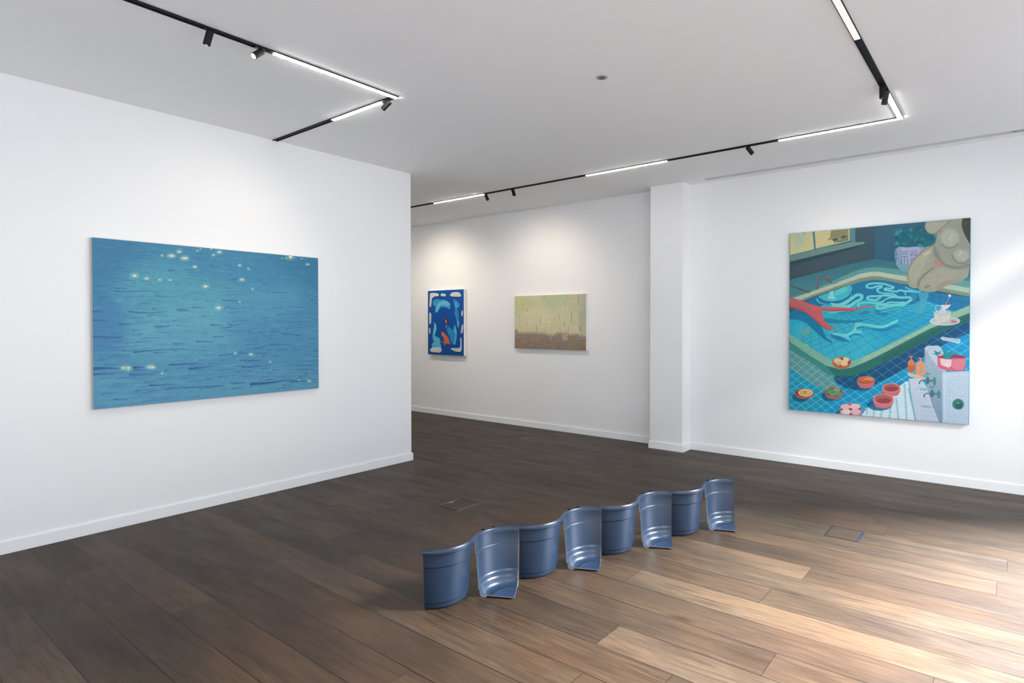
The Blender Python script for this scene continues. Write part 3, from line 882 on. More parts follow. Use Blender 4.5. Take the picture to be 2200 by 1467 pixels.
['L',(50,120,145),2.2,[(723,969),(736,970)],0,0.85,0.9,None],
['L',(50,120,145),2.2,[(725,978),(738,980)],0,0.85,0.9,None],
['L',(50,120,145),2.2,[(728,988),(741,989)],0,0.85,0.9,None],
['L',(50,120,145),2.2,[(730,998),(743,999)],0,0.85,0.9,None],
['C',None],
['P',(0,80,120),[(129,923),(125,933),(114,942),(96,949),(75,952),(55,952),(37,947),(25,939),(20,930),(24,919),(36,910),(54,903),(75,900),(96,901),(113,905),(125,913)],1,5.1,0.8,None],
['P',(0,80,120),[(304,903),(300,914),(290,924),(275,932),(256,935),(237,934),(221,929),(211,920),(207,909),(210,898),(221,888),(237,880),(255,877),(274,878),(290,884),(300,892)],1,5.1,0.8,None],
['P',(0,80,120),[(502,838),(498,848),(487,858),(470,865),(450,868),(429,867),(412,862),(400,854),(396,843),(400,832),(411,822),(429,815),(449,812),(469,813),(486,819),(498,827)],1,5.1,0.8,None],
['P',(0,80,120),[(407,988),(403,998),(391,1007),(373,1014),(351,1018),(330,1018),(311,1014),(299,1006),(294,997),(298,987),(311,978),(329,971),(351,967),(372,968),(390,972),(403,979)],1,5.1,0.8,None],
['P',(0,80,120),[(612,932),(607,943),(593,953),(571,961),(545,965),(519,965),(496,960),(481,952),(475,942),(480,931),(495,921),(518,913),(544,909),(570,910),(592,914),(607,922)],1,5.1,0.8,None],
['P',(190,92,72),[(270,720),(271,730),(288,749),(328,756),(367,746),(382,726),(383,716)],0,1.7,1,None],
['L',(161,78,61),1.9,[(273,727),(299,748),(328,752),(356,745),(381,723)],1,0.7,0.9,None],
['P',(196,112,74),[(383,716),(379,727),(367,737),(349,744),(328,747),(306,745),(287,740),(274,731),(270,720),(274,709),(287,699),(305,692),(327,690),(348,691),(367,697),(379,705)],1,0.9,1,None],
['P',(120,66,44),[(377,716),(373,725),(362,733),(346,739),(327,742),(308,740),(292,736),(281,729),(277,720),(281,711),(291,703),(308,697),(327,695),(346,696),(362,700),(373,708)],1,0.9,1,None],
['P',(226,196,140),[(327,713),(325,720),(320,725),(313,729),(303,731),(294,730),(286,726),(281,721),(279,715),(281,708),(286,702),(294,699),(303,697),(312,698),(320,701),(325,707)],1,2.6,1,None],
['P',(234,206,156),[(371,705),(369,710),(364,715),(356,718),(347,719),(338,718),(330,716),(325,712),(323,706),(325,701),(330,697),(338,694),(347,692),(356,693),(364,696),(369,700)],1,2.6,1,None],
['P',(230,200,148),[(364,725),(362,730),(357,735),(349,738),(340,739),(331,739),(323,736),(318,732),(316,727),(318,722),(323,717),(331,714),(340,713),(349,713),(357,716),(362,720)],1,2.6,1,None],
['P',(210,176,120),[(325,727),(324,730),(321,734),(315,736),(309,737),(303,737),(297,735),(294,732),(292,728),(294,724),(297,720),(302,718),(309,717),(315,718),(321,720),(324,723)],1,2.6,1,None],
['P',(126,40,34),[(336,703),(336,705),(334,707),(332,708),(330,709),(327,708),(325,707),(324,705),(323,703),(324,701),(325,699),(327,698),(330,697),(332,697),(334,699),(336,700)],1,2.6,1,None],
['P',(196,96,78),[(37,904),(38,913),(56,930),(99,934),(141,924),(158,906),(159,897)],0,1.7,1,None],
['L',(166,81,66),1.9,[(40,910),(68,927),(99,930),(129,923),(156,903)],1,0.7,0.9,None],
['P',(180,84,70),[(159,897),(154,906),(141,915),(122,921),(99,925),(75,924),(55,920),(42,913),(37,904),(42,894),(55,885),(75,879),(98,876),(121,876),(141,881),(154,888)],1,0.9,1,None],
['P',(120,50,46),[(151,897),(148,905),(136,912),(119,917),(99,920),(78,920),(61,917),(49,911),(45,903),(49,895),(60,888),(78,883),(98,880),(119,881),(136,884),(147,890)],1,0.9,1,None],
['P',(236,232,214),[(153,895),(149,903),(139,911),(124,916),(106,919),(88,918),(73,915),(63,909),(59,901),(62,893),(73,885),(88,880),(106,877),(124,878),(139,881),(149,888)],1,2.6,1,None],
['P',(226,170,96),[(145,896),(142,903),(133,909),(120,913),(104,916),(89,915),(75,912),(66,907),(63,901),(66,894),(75,888),(88,883),(104,881),(120,881),(133,884),(142,889)],1,2.6,1,None],
['P',(240,190,120),[(139,893),(138,896),(133,899),(126,901),(118,903),(110,902),(103,901),(98,898),(96,895),(98,892),(103,889),(110,886),(118,885),(126,885),(133,887),(138,889)],1,2.6,1,None],
['P',(110,150,80),[(113,894),(112,896),(110,899),(108,900),(104,901),(101,900),(98,899),(96,897),(95,895),(96,893),(98,891),(101,889),(104,889),(108,889),(110,890),(112,892)],1,2.6,1,None],
['P',(196,104,88),[(226,889),(228,899),(244,918),(283,924),(322,913),(337,893),(338,883)],0,1.7,1,None],
['L',(166,88,74),1.9,[(229,896),(255,916),(283,920),(311,913),(335,889)],1,0.7,0.9,None],
['P',(190,100,76),[(338,883),(334,894),(322,904),(304,911),(283,915),(261,914),(243,909),(231,900),(226,889),(230,878),(243,868),(261,860),(282,857),(303,858),(321,863),(333,872)],1,0.9,1,None],
['P',(110,84,60),[(331,883),(327,892),(317,900),(301,906),(283,909),(264,909),(248,905),(237,898),(233,889),(237,879),(247,871),(263,865),(282,862),(301,863),(317,867),(327,874)],1,0.9,1,None],
['P',(96,150,112),[(279,883),(277,888),(273,893),(266,896),(258,897),(250,897),(244,894),(239,890),(238,885),(239,880),(243,875),(250,872),(258,870),(266,871),(273,873),(277,878)],1,2.6,1,None],
['P',(120,166,130),[(319,870),(318,874),(313,878),(306,880),(297,882),(289,881),(281,879),(277,876),(275,873),(276,869),(281,865),(288,862),(297,861),(305,862),(313,863),(317,866)],1,2.6,1,None],
['P',(90,160,124),[(329,888),(327,893),(322,897),(314,900),(305,901),(296,901),(288,899),(283,895),(281,891),(282,886),(288,882),(295,879),(305,878),(314,878),(321,880),(327,884)],1,2.6,1,None],
['P',(120,150,120),[(294,897),(292,901),(288,904),(282,906),(275,907),(268,907),(262,906),(258,903),(256,899),(258,896),(262,892),(268,890),(275,889),(282,889),(288,891),(292,894)],1,2.6,1,None],
['P',(206,110,116),[(417,813),(418,830),(433,850),(468,855),(503,847),(516,825),(517,808)],0,1.7,1,None],
['L',(175,93,98),1.9,[(420,824),(443,841),(468,845),(493,839),(515,819)],1,0.7,0.9,None],
['P',(216,120,124),[(517,808),(513,817),(503,824),(487,830),(468,833),(448,832),(432,828),(421,821),(417,813),(421,804),(432,796),(448,791),(467,788),(486,789),(502,793),(513,800)],1,0.9,1,None],
['P',(150,84,56),[(511,808),(508,815),(498,822),(484,826),(468,829),(451,828),(436,825),(427,820),(423,813),(426,805),(436,799),(450,794),(467,792),(484,793),(498,796),(508,802)],1,0.9,1,None],
['P',(214,110,58),[(479,807),(478,811),(472,815),(464,818),(455,819),(446,819),(438,817),(432,813),(430,809),(432,804),(437,800),(445,798),(455,796),(464,797),(472,799),(478,802)],1,2.6,1,None],
['P',(232,140,80),[(511,803),(509,808),(503,812),(495,815),(485,816),(475,816),(466,814),(460,810),(458,806),(460,801),(466,797),(475,795),(485,793),(495,794),(503,796),(509,799)],1,2.6,1,None],
['P',(204,90,44),[(495,816),(494,819),(489,822),(481,824),(473,825),(464,825),(457,823),(452,821),(450,818),(451,815),(456,812),(464,810),(473,809),(481,809),(489,810),(494,813)],1,2.6,1,None],
['P',(204,108,116),[(558,845),(559,863),(573,884),(608,889),(643,880),(656,857),(657,840)],0,1.7,1,None],
['L',(173,91,98),1.9,[(560,857),(583,875),(608,879),(633,872),(654,851)],1,0.7,0.9,None],
['P',(220,136,138),[(657,840),(653,849),(643,857),(627,864),(608,866),(589,866),(573,861),(562,854),(558,845),(561,836),(572,827),(588,821),(607,818),(626,819),(642,823),(653,831)],1,0.9,1,None],
['P',(176,88,88),[(651,840),(648,848),(638,855),(625,860),(608,862),(591,862),(577,858),(567,852),(564,845),(567,837),(576,830),(591,825),(607,822),(624,823),(638,827),(647,833)],1,0.9,1,None],
['P',(140,62,66),[(644,847),(642,852),(634,856),(623,860),(610,862),(596,861),(585,859),(577,855),(574,851),(577,846),(584,841),(596,837),(609,836),(623,836),(634,838),(642,842)],1,2.6,1,None],
['P',(208,112,120),[(508,907),(509,924),(526,948),(566,953),(606,942),(621,917),(622,899)],0,1.7,1,None],
['L',(176,95,102),1.9,[(511,918),(537,939),(566,943),(594,935),(619,911)],1,0.7,0.9,None],
['P',(222,138,140),[(622,899),(618,910),(606,920),(587,927),(566,931),(544,930),(525,925),(512,917),(508,907),(512,896),(525,886),(543,879),(565,876),(587,876),(605,881),(617,889)],1,0.9,1,None],
['P',(178,92,90),[(615,900),(612,909),(601,917),(585,923),(566,926),(546,925),(530,922),(519,915),(515,906),(519,897),(529,889),(546,883),(565,880),(584,881),(600,885),(611,892)],1,0.9,1,None],
['P',(140,66,68),[(608,910),(605,916),(597,921),(584,925),(569,927),(554,927),(541,925),(533,921),(530,915),(533,909),(541,904),(554,900),(569,898),(584,898),(596,901),(605,905)],1,2.6,1,None],
['P',(214,124,124),[(316,977),(318,997),(336,1025),(382,1032),(427,1018),(445,987),(446,967)],0,1.7,1,None],
['L',(181,105,105),1.9,[(319,990),(349,1016),(382,1020),(414,1011),(443,981)],1,0.7,0.9,None],
['P',(206,116,118),[(446,967),(441,981),(427,993),(407,1002),(382,1007),(357,1006),(336,1000),(321,990),(316,977),(321,963),(335,950),(356,941),(381,937),(406,938),(427,944),(441,954)],1,0.9,1,None],
['P',(130,56,58),[(438,968),(434,979),(422,989),(404,997),(382,1001),(360,1000),(341,995),(328,987),(324,976),(328,965),(341,954),(359,947),(381,943),(403,944),(421,949),(434,957)],1,0.9,1,None],
['P',(232,190,196),[(379,957),(377,963),(371,968),(362,972),(351,974),(340,974),(330,971),(324,967),(321,961),(323,955),(330,950),(339,946),(350,944),(361,944),(371,947),(377,951)],1,2.6,1,None],
['P',(238,200,206),[(437,951),(434,957),(428,962),(418,966),(407,968),(395,968),(385,966),(378,961),(376,956),(378,950),(385,944),(395,940),(406,938),(418,939),(428,941),(434,946)],1,2.6,1,None],
['P',(240,212,212),[(383,983),(381,989),(375,995),(366,999),(355,1001),(344,1000),(334,998),(328,994),(325,988),(327,982),(334,977),(343,973),(354,971),(365,971),(375,973),(381,978)],1,2.6,1,None],
['P',(230,182,192),[(439,979),(437,986),(431,992),(421,996),(411,998),(400,998),(390,995),(384,990),(382,984),(384,977),(390,971),(399,967),(410,965),(421,965),(430,968),(437,973)],1,2.6,1,None],
['P',(222,196,168),[(694,758),(746,769),(790,779),(786,795),(746,795),(696,774)],0,0.9,1,(196,176,150)],
['P',(222,128,88),[(695,707),(702,696),(723,695),(731,707),(731,750),(714,756),(696,752)],0,1.7,1,None],
['L',(222,128,88),7.7,[(713,695),(712,681)],0,1,0.9,None],
['L',(222,128,88),6,[(717,679),(701,677)],0,1,0.9,None],
['P',(224,150,116),[(736,714),(746,702),(776,701),(786,713),(787,767),(762,772),(737,769)],0,1.7,1,None],
['L',(224,150,116),7.7,[(761,702),(761,688)],0,1,0.9,None],
['L',(224,150,116),6,[(766,686),(750,683)],0,1,0.9,None],
['P',(206,92,40),[(697,723),(730,722),(730,750),(714,755),(697,751)],0,0.9,0.9,None],
['P',(160,160,120),[(758,733),(773,729),(766,760),(752,763)],1,3.4,0.6,None],
['P',(196,212,226),[(698,791),(762,787),(792,826),(823,891),(858,999),(735,1000),(719,935)],0,0.4,1,(184,196,214)],
['L',(60,150,160),4.8,[(698,787),(714,887),(737,1000)],1,0.8,0.4,None],
['P',(150,176,188),[(789,623),(799,753),(792,826),(823,916),(858,1001),(880,1003),(876,771),(842,714)],0,0.4,1,(110,138,158)],
['P',(168,190,204),[(780,636),(789,623),(848,618),(863,627),(885,669),(887,763),(876,1000),(850,980),(823,891),(792,826),(784,731)],0,0.8,1,(118,144,164)],
['P',(194,212,222),[(782,632),(797,621),(848,620),(865,634),(885,684),(886,749),(850,729),(805,668)],0,1.2,1,None],
['P',(192,212,228),[(870,750),(1003,740),(1003,1000),(874,1000)],0,0.4,1,(178,200,218)],
['L',(214,230,240),2.8,[(885,984),(881,771),(901,761),(999,758)],0,0.8,1.6,None],
['L',(164,190,208),2,[(911,964),(909,802),(923,783),(986,780)],0,0.7,2,None],
['P',(52,120,116),[(977,902),(975,912),(970,921),(961,928),(950,930),(939,929),(930,924),(923,916),(921,906),(923,895),(929,886),(938,880),(949,877),(960,879),(969,884),(975,892)],1,1.2,1,None],
['P',(30,88,88),[(968,908),(967,914),(964,920),(959,924),(953,925),(946,925),(941,921),(937,916),(936,910),(937,904),(941,898),(946,894),(952,893),(958,893),(963,897),(967,902)],1,0.4,1,None],
['P',(120,176,170),[(955,898),(954,900),(953,901),(951,902),(949,903),(947,903),(945,902),(944,900),(944,899),(944,897),(945,896),(947,895),(949,894),(951,894),(953,895),(954,896)],1,1.6,1,None],
['P',(120,176,184),[(759,836),(793,834),(796,846),(759,847)],0,1.6,0.8,None],
['P',(120,176,184),[(760,923),(801,920),(831,930),(776,933)],0,1.6,0.8,None],
['L',(150,170,186),1.9,[(740,837),(763,837),(759,844)],1,0.6,0.4,None],
['L',(150,170,186),1.9,[(752,858),(774,858),(771,866)],1,0.6,0.4,None],
['L',(150,170,186),1.9,[(794,951),(817,951),(813,959)],1,0.6,0.4,None],
['L',(150,170,186),1.9,[(810,972),(832,972),(828,980)],1,0.6,0.4,None],
['L',(58,110,116),6.4,[(756,814),(760,801),(775,795),(797,797)],1,1,0.4,None],
['L',(58,110,116),9.7,[(790,796),(834,795)],0,1,0.4,None],
['P',(58,110,116),[(808,795),(808,802),(805,808),(802,812),(797,814),(793,812),(790,809),(787,803),(786,796),(787,789),(789,783),(793,779),(797,777),(801,778),(805,782),(807,788)],1,0.8,1,None],
['P',(72,130,134),[(841,796),(840,805),(839,811),(836,816),(833,818),(829,817),(826,812),(824,805),(823,797),(824,789),(826,782),(829,777),(832,776),(835,777),(838,782),(840,788)],1,0.8,1,None],
['L',(58,110,116),2.4,[(798,778),(797,764)],0,1,0.4,None],
['L',(50,124,128),2.8,[(784,766),(811,756)],0,1,0.4,None],
['L',(50,124,128),2.8,[(786,756),(808,765)],0,1,0.4,None],
['L',(130,180,184),1.9,[(764,796),(779,790),(793,789)],1,0.7,0.4,None],
['L',(58,110,116),6.4,[(779,879),(783,866),(797,860),(820,862)],1,1,0.4,None],
['L',(58,110,116),9.7,[(812,861),(856,859)],0,1,0.4,None],
['P',(58,110,116),[(831,859),(830,866),(828,873),(824,877),(820,878),(816,877),(812,873),(810,868),(809,861),(809,854),(812,848),(815,843),(819,842),(824,843),(827,847),(830,852)],1,0.8,1,None],
['P',(72,130,134),[(863,861),(863,869),(861,876),(858,881),(855,882),(851,881),(848,877),(846,870),(846,862),(846,854),(848,847),(851,842),(854,840),(857,842),(860,846),(862,853)],1,0.8,1,None],
['L',(58,110,116),2.4,[(820,843),(820,829)],0,1,0.4,None],
['L',(50,124,128),2.8,[(806,831),(834,821)],0,1,0.4,None],
['L',(50,124,128),2.8,[(809,821),(830,830)],0,1,0.4,None],
['L',(130,180,184),1.9,[(786,861),(801,855),(816,854)],1,0.7,0.4,None],
['P',(212,112,132),[(845,671),(846,722),(864,735),(901,743),(943,743),(980,735),(984,716),(984,681),(935,664)],0,0.4,1,(200,92,114)],
['P',(150,52,76),[(983,674),(978,679),(964,684),(943,687),(918,689),(892,689),(870,687),(856,683),(850,678),(856,672),(870,667),(892,664),(917,662),(942,662),(964,665),(978,669)],1,0.8,1,None],
['P',(216,124,142),[(914,681),(984,679),(983,709),(971,731),(943,739),(922,726)],0,4,0.9,None],
['L',(226,120,140),2,[(845,674),(863,665),(899,664)],1,0.9,0.4,None],
['P',(234,204,204),[(858,681),(885,684),(916,686),(914,719),(900,727),(864,714)],0,0.8,1,None],
['P',(30,140,144),[(874,666),(881,648),(899,655),(917,640),(915,654),(926,663),(914,669),(910,685),(885,686)],0,0.8,1,None],
['P',(40,140,146),[(814,662),(834,658),(827,642),(849,652),(867,643),(858,656),(876,659),(856,662),(845,671),(834,663)],0,0.4,1,None],
['L',(96,140,156),1.9,[(907,681),(984,680)],0,1,0.4,None],
['P',(200,214,212),[(956,497),(951,506),(935,513),(911,518),(883,520),(854,519),(829,514),(812,506),(806,497),(812,488),(828,480),(853,475),(882,474),(910,475),(934,481),(951,488)],1,0.8,1,None],
['P',(184,200,200),[(945,495),(941,502),(927,508),(907,512),(882,513),(858,512),(837,508),(823,502),(818,495),(823,488),(837,483),(857,479),(882,477),(906,479),(927,483),(940,489)],1,1.7,1,None],
['P',(214,214,196),[(825,456),(911,456),(901,494),(875,505),(848,503),(833,490)],0,0.8,1,None],
['P',(176,196,204),[(913,456),(910,461),(900,465),(886,468),(870,469),(853,468),(839,465),(829,461),(826,456),(829,451),(838,447),(853,444),(869,443),(886,445),(900,447),(909,452)],1,0.4,1,None],
['P',(226,222,226),[(861,418),(913,417),(896,434),(885,441),(893,471),(855,475),(855,445),(866,430)],0,0.8,1,(190,190,204)],
['L',(228,226,228),2.9,[(862,422),(843,418),(835,430),(840,447),(853,456)],1,1,0.4,None],
['L',(206,120,128),3.8,[(880,421),(892,400),(906,374)],0,1,0.4,None],
['P',(240,226,216),[(911,376),(909,378),(907,379),(904,379),(901,378),(899,376),(897,373),(897,371),(898,369),(899,367),(902,366),(904,366),(907,367),(909,369),(911,372),(911,374)],1,0.4,1,None],
['P',(206,118,120),[(908,496),(923,491),(942,499),(934,509),(916,507)],0,0.8,1,None],
['P',(224,204,204),[(831,496),(863,505),(860,513),(831,505)],0,0.4,0.9,None],
['P',(186,210,222),[(857,583),(869,574),(898,579),(919,581),(957,585),(958,596),(952,609),(913,600),(873,594)],0,0.8,1,None],
['L',(40,120,180),2.4,[(923,587),(948,594)],0,1,0.4,None],
['P',(86,132,140),[(-10,-12),(401,-15),(402,80),(368,67),(-3,142)],0,0.9,1,None],
['P',(196,198,150),[(0,-11),(151,-4),(156,97),(3,121)],0,0.9,1,(206,200,140)],
['P',(204,196,152),[(158,-4),(367,-9),(368,62),(167,92)],0,0.9,1,(206,196,140)],
['P',(160,190,180),[(30,0),(79,-5),(90,56),(41,96)],1,17.1,0.5,None],
['P',(128,160,170),[(84,-9),(108,-7),(94,22)],0,4.3,0.6,None],
['L',(214,214,170),2.6,[(167,93),(368,65),(367,-9)],0,0.8,0.9,None],
['L',(74,112,136),9.4,[(149,-9),(161,99)],0,1,0.9,None],
['P',(112,146,136),[(-4,129),(187,101),(371,74),(457,78),(451,89),(262,118),(2,160)],0,0.9,1,(100,132,122)],
['P',(30,62,76),[(-3,160),(262,118),(438,91),(425,102),(262,135),(0,184)],0,3.4,0.85,None],
['P',(134,134,96),[(261,2),(362,3),(362,26),(318,37),(261,49),(241,54),(239,50),(255,39),(256,14)],0,0.8,1,None],
['P',(120,124,100),[(262,51),(362,30),(362,62),(309,69),(278,69)],0,1.3,1,None],
['P',(60,62,58),[(268,52),(291,47),(300,52),(277,59)],0,1.3,1,None],
['P',(56,58,56),[(318,39),(344,36),(344,45),(322,45)],0,1.3,1,None],
['P',(150,150,122),[(298,48),(313,43),(320,59),(305,64)],0,1.7,1,None],
['L',(50,50,46),1.9,[(262,51),(309,41),(362,30)],1,0.7,0.4,None],
['L',(70,62,58),1.9,[(305,64),(322,62)],1,1,0.4,None],
['L',(96,92,94),14.5,[(176,316),(176,268),(181,259),(198,257),(226,264),(243,271),(259,284)],0,1,0.3,None],
['L',(140,128,126),5,[(173,312),(173,268),(184,256),(219,261)],1,0.7,0.3,None],
['P',(110,112,110),[(257,253),(256,255),(252,256),(247,257),(240,258),(234,257),(229,256),(225,254),(224,251),(225,249),(229,248),(234,247),(240,246),(247,247),(252,248),(256,250)],1,0.3,1,None],
['L',(100,102,100),3.8,[(240,252),(242,264)],0,1,0.3,None],
['P',(212,92,92),[(5,360),(36,370),(68,380),(101,390),(137,402),(172,412),(207,420),(256,420),(303,421),(344,424),(377,426),(416,425),(449,419),(506,414),(509,418),(468,426),(423,433),(387,442),(337,441),(270,442),(208,437),(204,445),(215,479),(233,508),(260,523),(281,539),(283,545),(250,543),(216,531),(188,508),(148,475),(102,444),(66,436),(6,418)],0,0.3,1,None],
['P',(196,66,70),[(6,408),(44,418),(87,430),(123,454),(166,486),(209,520),(250,539),(281,543),(250,545),(216,533),(188,511),(148,478),(102,447),(66,437),(6,421)],0,0.6,1,None],
['P',(200,64,66),[(207,429),(269,432),(337,435),(387,436),(387,443),(337,442),(270,443),(208,438)],0,0.6,1,None],
['L',(136,112,124),1.9,[(6,371),(58,386),(105,406),(144,426)],1,0.75,0.3,None],
['L',(136,112,124),1.9,[(6,375),(58,390),(105,409),(144,428)],1,0.75,0.3,None],
['L',(136,112,124),1.9,[(6,379),(58,393),(105,412),(144,431)],1,0.75,0.3,None],
['L',(136,112,124),1.9,[(6,383),(58,397),(105,415),(144,434)],1,0.75,0.3,None],
['L',(136,112,124),1.9,[(6,388),(58,400),(105,417),(144,437)],1,0.75,0.3,None],
['L',(136,112,124),1.9,[(7,392),(58,404),(105,420),(144,440)],1,0.75,0.3,None],
['L',(136,112,124),1.9,[(7,396),(58,407),(105,423),(144,443)],1,0.75,0.3,None],
['L',(136,112,124),1.9,[(7,400),(58,411),(105,426),(145,445)],1,0.75,0.3,None],
['L',(136,112,124),1.9,[(7,404),(58,414),(105,429),(145,448)],1,0.75,0.3,None],
['L',(136,112,124),1.9,[(7,409),(58,418),(105,432),(145,451)],1,0.75,0.3,None],
['L',(136,112,124),1.9,[(7,413),(58,421),(105,435),(145,454)],1,0.75,0.3,None],
['L',(120,112,128),2.5,[(130,444),(204,447)],0,0.85,0.3,None],
['L',(120,112,128),2.5,[(145,454),(206,457)],0,0.85,0.3,None],
['L',(120,112,128),2.5,[(155,464),(211,468)],0,0.85,0.3,None],
['L',(120,112,128),2.5,[(163,475),(215,479)],0,0.85,0.3,None],
['L',(120,112,128),2.5,[(173,487),(222,492)],0,0.85,0.3,None],
['L',(120,112,128),2.5,[(184,498),(229,504)],0,0.85,0.3,None],
['L',(120,112,128),2.5,[(202,509),(236,515)],0,0.85,0.3,None],
['L',(120,112,128),2.5,[(216,520),(243,523)],0,0.85,0.3,None],
['L',(120,112,128),2.5,[(233,533),(252,523)],0,0.85,0.3,None],
['L',(120,100,110),2.5,[(207,421),(217,437)],0,0.85,0.3,None],
['L',(120,100,110),2.5,[(224,422),(235,437)],0,0.85,0.3,None],
['L',(120,100,110),2.5,[(241,422),(252,437)],0,0.85,0.3,None],
['L',(120,100,110),2.5,[(262,422),(272,438)],0,0.85,0.3,None],
['L',(120,100,110),2.5,[(282,422),(293,438)],0,0.85,0.3,None],
['L',(120,100,110),2.5,[(303,422),(313,438)],0,0.85,0.3,None],
['L',(120,100,110),2.5,[(326,423),(336,438)],0,0.85,0.3,None],
['L',(120,100,110),2.5,[(356,423),(366,438)],0,0.85,0.3,None],
['L',(120,100,110),2.5,[(384,423),(394,439)],0,0.85,0.3,None],
['L',(120,100,110),2.5,[(409,422),(419,436)],0,0.85,0.3,None],
['L',(120,100,110),2.5,[(429,422),(438,432)],0,0.85,0.3,None],
['L',(120,100,110),2.5,[(451,421),(461,429)],0,0.85,0.3,None],
['L',(120,100,110),2.5,[(474,420),(483,425)],0,0.85,0.3,None],
['P',(150,160,190),[(621,165),(623,130),(647,112),(699,111),(793,125),(794,189),(756,226),(689,246),(653,237),(632,212)],0,1.3,1,(110,160,170)],
['P',(180,176,208),[(659,120),(738,121),(754,149),(724,193),(668,206)],1,12.6,0.7,None],
['L',(30,66,104),2.5,[(653,143),(691,145)],0,0.9,0.4,None],
['L',(30,66,104),2.5,[(653,154),(692,156)],0,0.9,0.4,None],
['L',(30,66,104),2.5,[(654,168),(692,168)],0,0.9,0.4,None],
['L',(30,66,104),2.5,[(673,168),(673,210)],0,0.9,0.4,None],
['L',(30,66,104),2.5,[(657,182),(657,206)],0,0.9,0.4,None],
['L',(30,66,104),2.5,[(689,180),(689,211)],0,0.9,0.4,None],
['L',(30,66,104),2.5,[(707,146),(739,145)],0,0.9,0.4,None],
['L',(30,66,104),2.5,[(708,156),(736,156),(736,167),(708,167),(708,156)],0,0.9,0.4,None],
['L',(30,66,104),2.5,[(709,185),(731,178),(708,185),(708,204)],0,0.9,0.4,None],
['L',(30,66,104),2.5,[(623,134),(633,142)],0,0.9,0.4,None],
['L',(30,66,104),2.5,[(620,149),(631,147),(632,160),(620,159)],0,0.9,0.4,None],
['L',(30,66,104),2.5,[(620,171),(632,170),(632,181),(622,181)],0,0.9,0.4,None],
['L',(30,66,104),2.5,[(624,191),(633,193)],0,0.9,0.4,None],
['P',(10,96,112),[(619,95),(630,68),(650,42),(686,22),(737,18),(783,21),(845,75),(842,90),(827,112),(793,125),(738,121),(687,122),(647,116),(624,109)],0,1.3,1,None],
['P',(22,132,140),[(692,101),(688,104),(677,107),(665,106),(660,103),(664,100),(675,98),(687,98)],1,2.1,0.75,None],
['P',(8,96,112),[(710,73),(707,75),(701,74),(696,70),(694,67),(698,65),(704,66),(709,69)],1,2.1,0.75,None],
['P',(8,96,112),[(727,47),(723,48),(717,46),(713,41),(712,37),(716,36),(722,38),(726,43)],1,2.1,0.75,None],
['P',(12,112,124),[(745,70),(744,75),(738,78),(732,78),(728,75),(729,70),(734,67),(741,67)],1,2.1,0.75,None],
['P',(8,96,112),[(710,31),(709,38),(701,45),(690,49),(683,47),(684,40),(692,33),(703,29)],1,2.1,0.75,None],
['P',(44,156,156),[(840,70),(840,77),(835,85),(826,88),(819,85),(819,78),(824,71),(833,68)],1,2.1,0.75,None],
['P',(6,78,96),[(758,22),(759,30),(753,38),(743,41),(735,38),(734,30),(740,22),(750,19)],1,2.1,0.75,None],
['P',(22,132,140),[(781,95),(776,97),(772,96),(769,91),(771,86),(775,84),(780,86),(782,90)],1,2.1,0.75,None],
['P',(6,78,96),[(723,92),(723,98),(716,105),(707,109),(701,107),(701,101),(707,94),(717,90)],1,2.1,0.75,None],
['P',(44,156,156),[(660,35),(656,40),(647,41),(638,37),(634,30),(639,25),(648,24),(657,28)],1,2.1,0.75,None],
['P',(6,78,96),[(773,100),(770,104),(760,107),(750,107),(745,104),(748,100),(758,98),(769,98)],1,2.1,0.75,None],
['P',(22,132,140),[(645,75),(639,79),(633,78),(629,73),(630,67),(635,62),(642,63),(645,68)],1,2.1,0.75,None],
['P',(22,132,140),[(770,43),(767,49),(760,51),(753,48),(750,42),(753,37),(760,35),(767,38)],1,2.1,0.75,None],
['P',(6,78,96),[(755,118),(749,121),(743,119),(741,114),(743,108),(749,105),(755,106),(757,112)],1,2.1,0.75,None],
['P',(8,96,112),[(713,68),(711,76),(704,79),(695,77),(691,71),(693,64),(700,60),(709,62)],1,2.1,0.75,None],
['P',(44,156,156),[(644,99),(641,106),(633,108),(625,104),(621,98),(625,91),(633,89),(641,93)],1,2.1,0.75,None],
['P',(8,96,112),[(732,96),(730,99),(723,103),(715,104),(711,102),(713,98),(720,95),(728,94)],1,2.1,0.75,None],
['P',(6,78,96),[(791,90),(787,94),(781,94),(776,90),(775,85),(778,81),(785,81),(790,85)],1,2.1,0.75,None],
['P',(12,112,124),[(708,57),(707,64),(700,68),(692,66),(687,60),(689,53),(695,49),(703,50)],1,2.1,0.75,None],
['P',(12,112,124),[(659,64),(657,68),(650,74),(640,77),(635,76),(637,71),(645,65),(654,62)],1,2.1,0.75,None],
['P',(44,156,156),[(764,126),(757,128),(748,123),(742,115),(743,108),(750,106),(759,111),(765,119)],1,2.1,0.75,None],
['P',(44,156,156),[(715,37),(712,42),(704,43),(698,39),(696,32),(700,26),(707,26),(714,30)],1,2.1,0.75,None],
['P',(6,78,96),[(683,51),(682,56),(674,63),(665,67),(659,66),(660,60),(668,53),(677,50)],1,2.1,0.75,None],
['P',(44,156,156),[(686,36),(682,39),(676,38),(672,34),(672,29),(676,26),(682,27),(686,31)],1,2.1,0.75,None],
['P',(8,96,112),[(828,111),(823,110),(814,104),(806,96),(804,91),(809,92),(818,98),(826,106)],1,2.1,0.75,None],
['P',(8,96,112),[(751,54),(751,58),(748,61),(743,62),(740,59),(740,55),(743,52),(748,51)],1,2.1,0.75,None],
['P',(44,156,156),[(839,125),(833,126),(824,122),(817,115),(815,109),(821,108),(830,112),(837,119)],1,2.1,0.75,None],
['P',(6,78,96),[(761,101),(758,105),(748,108),(739,108),(734,105),(737,101),(746,98),(756,98)],1,2.1,0.75,None],
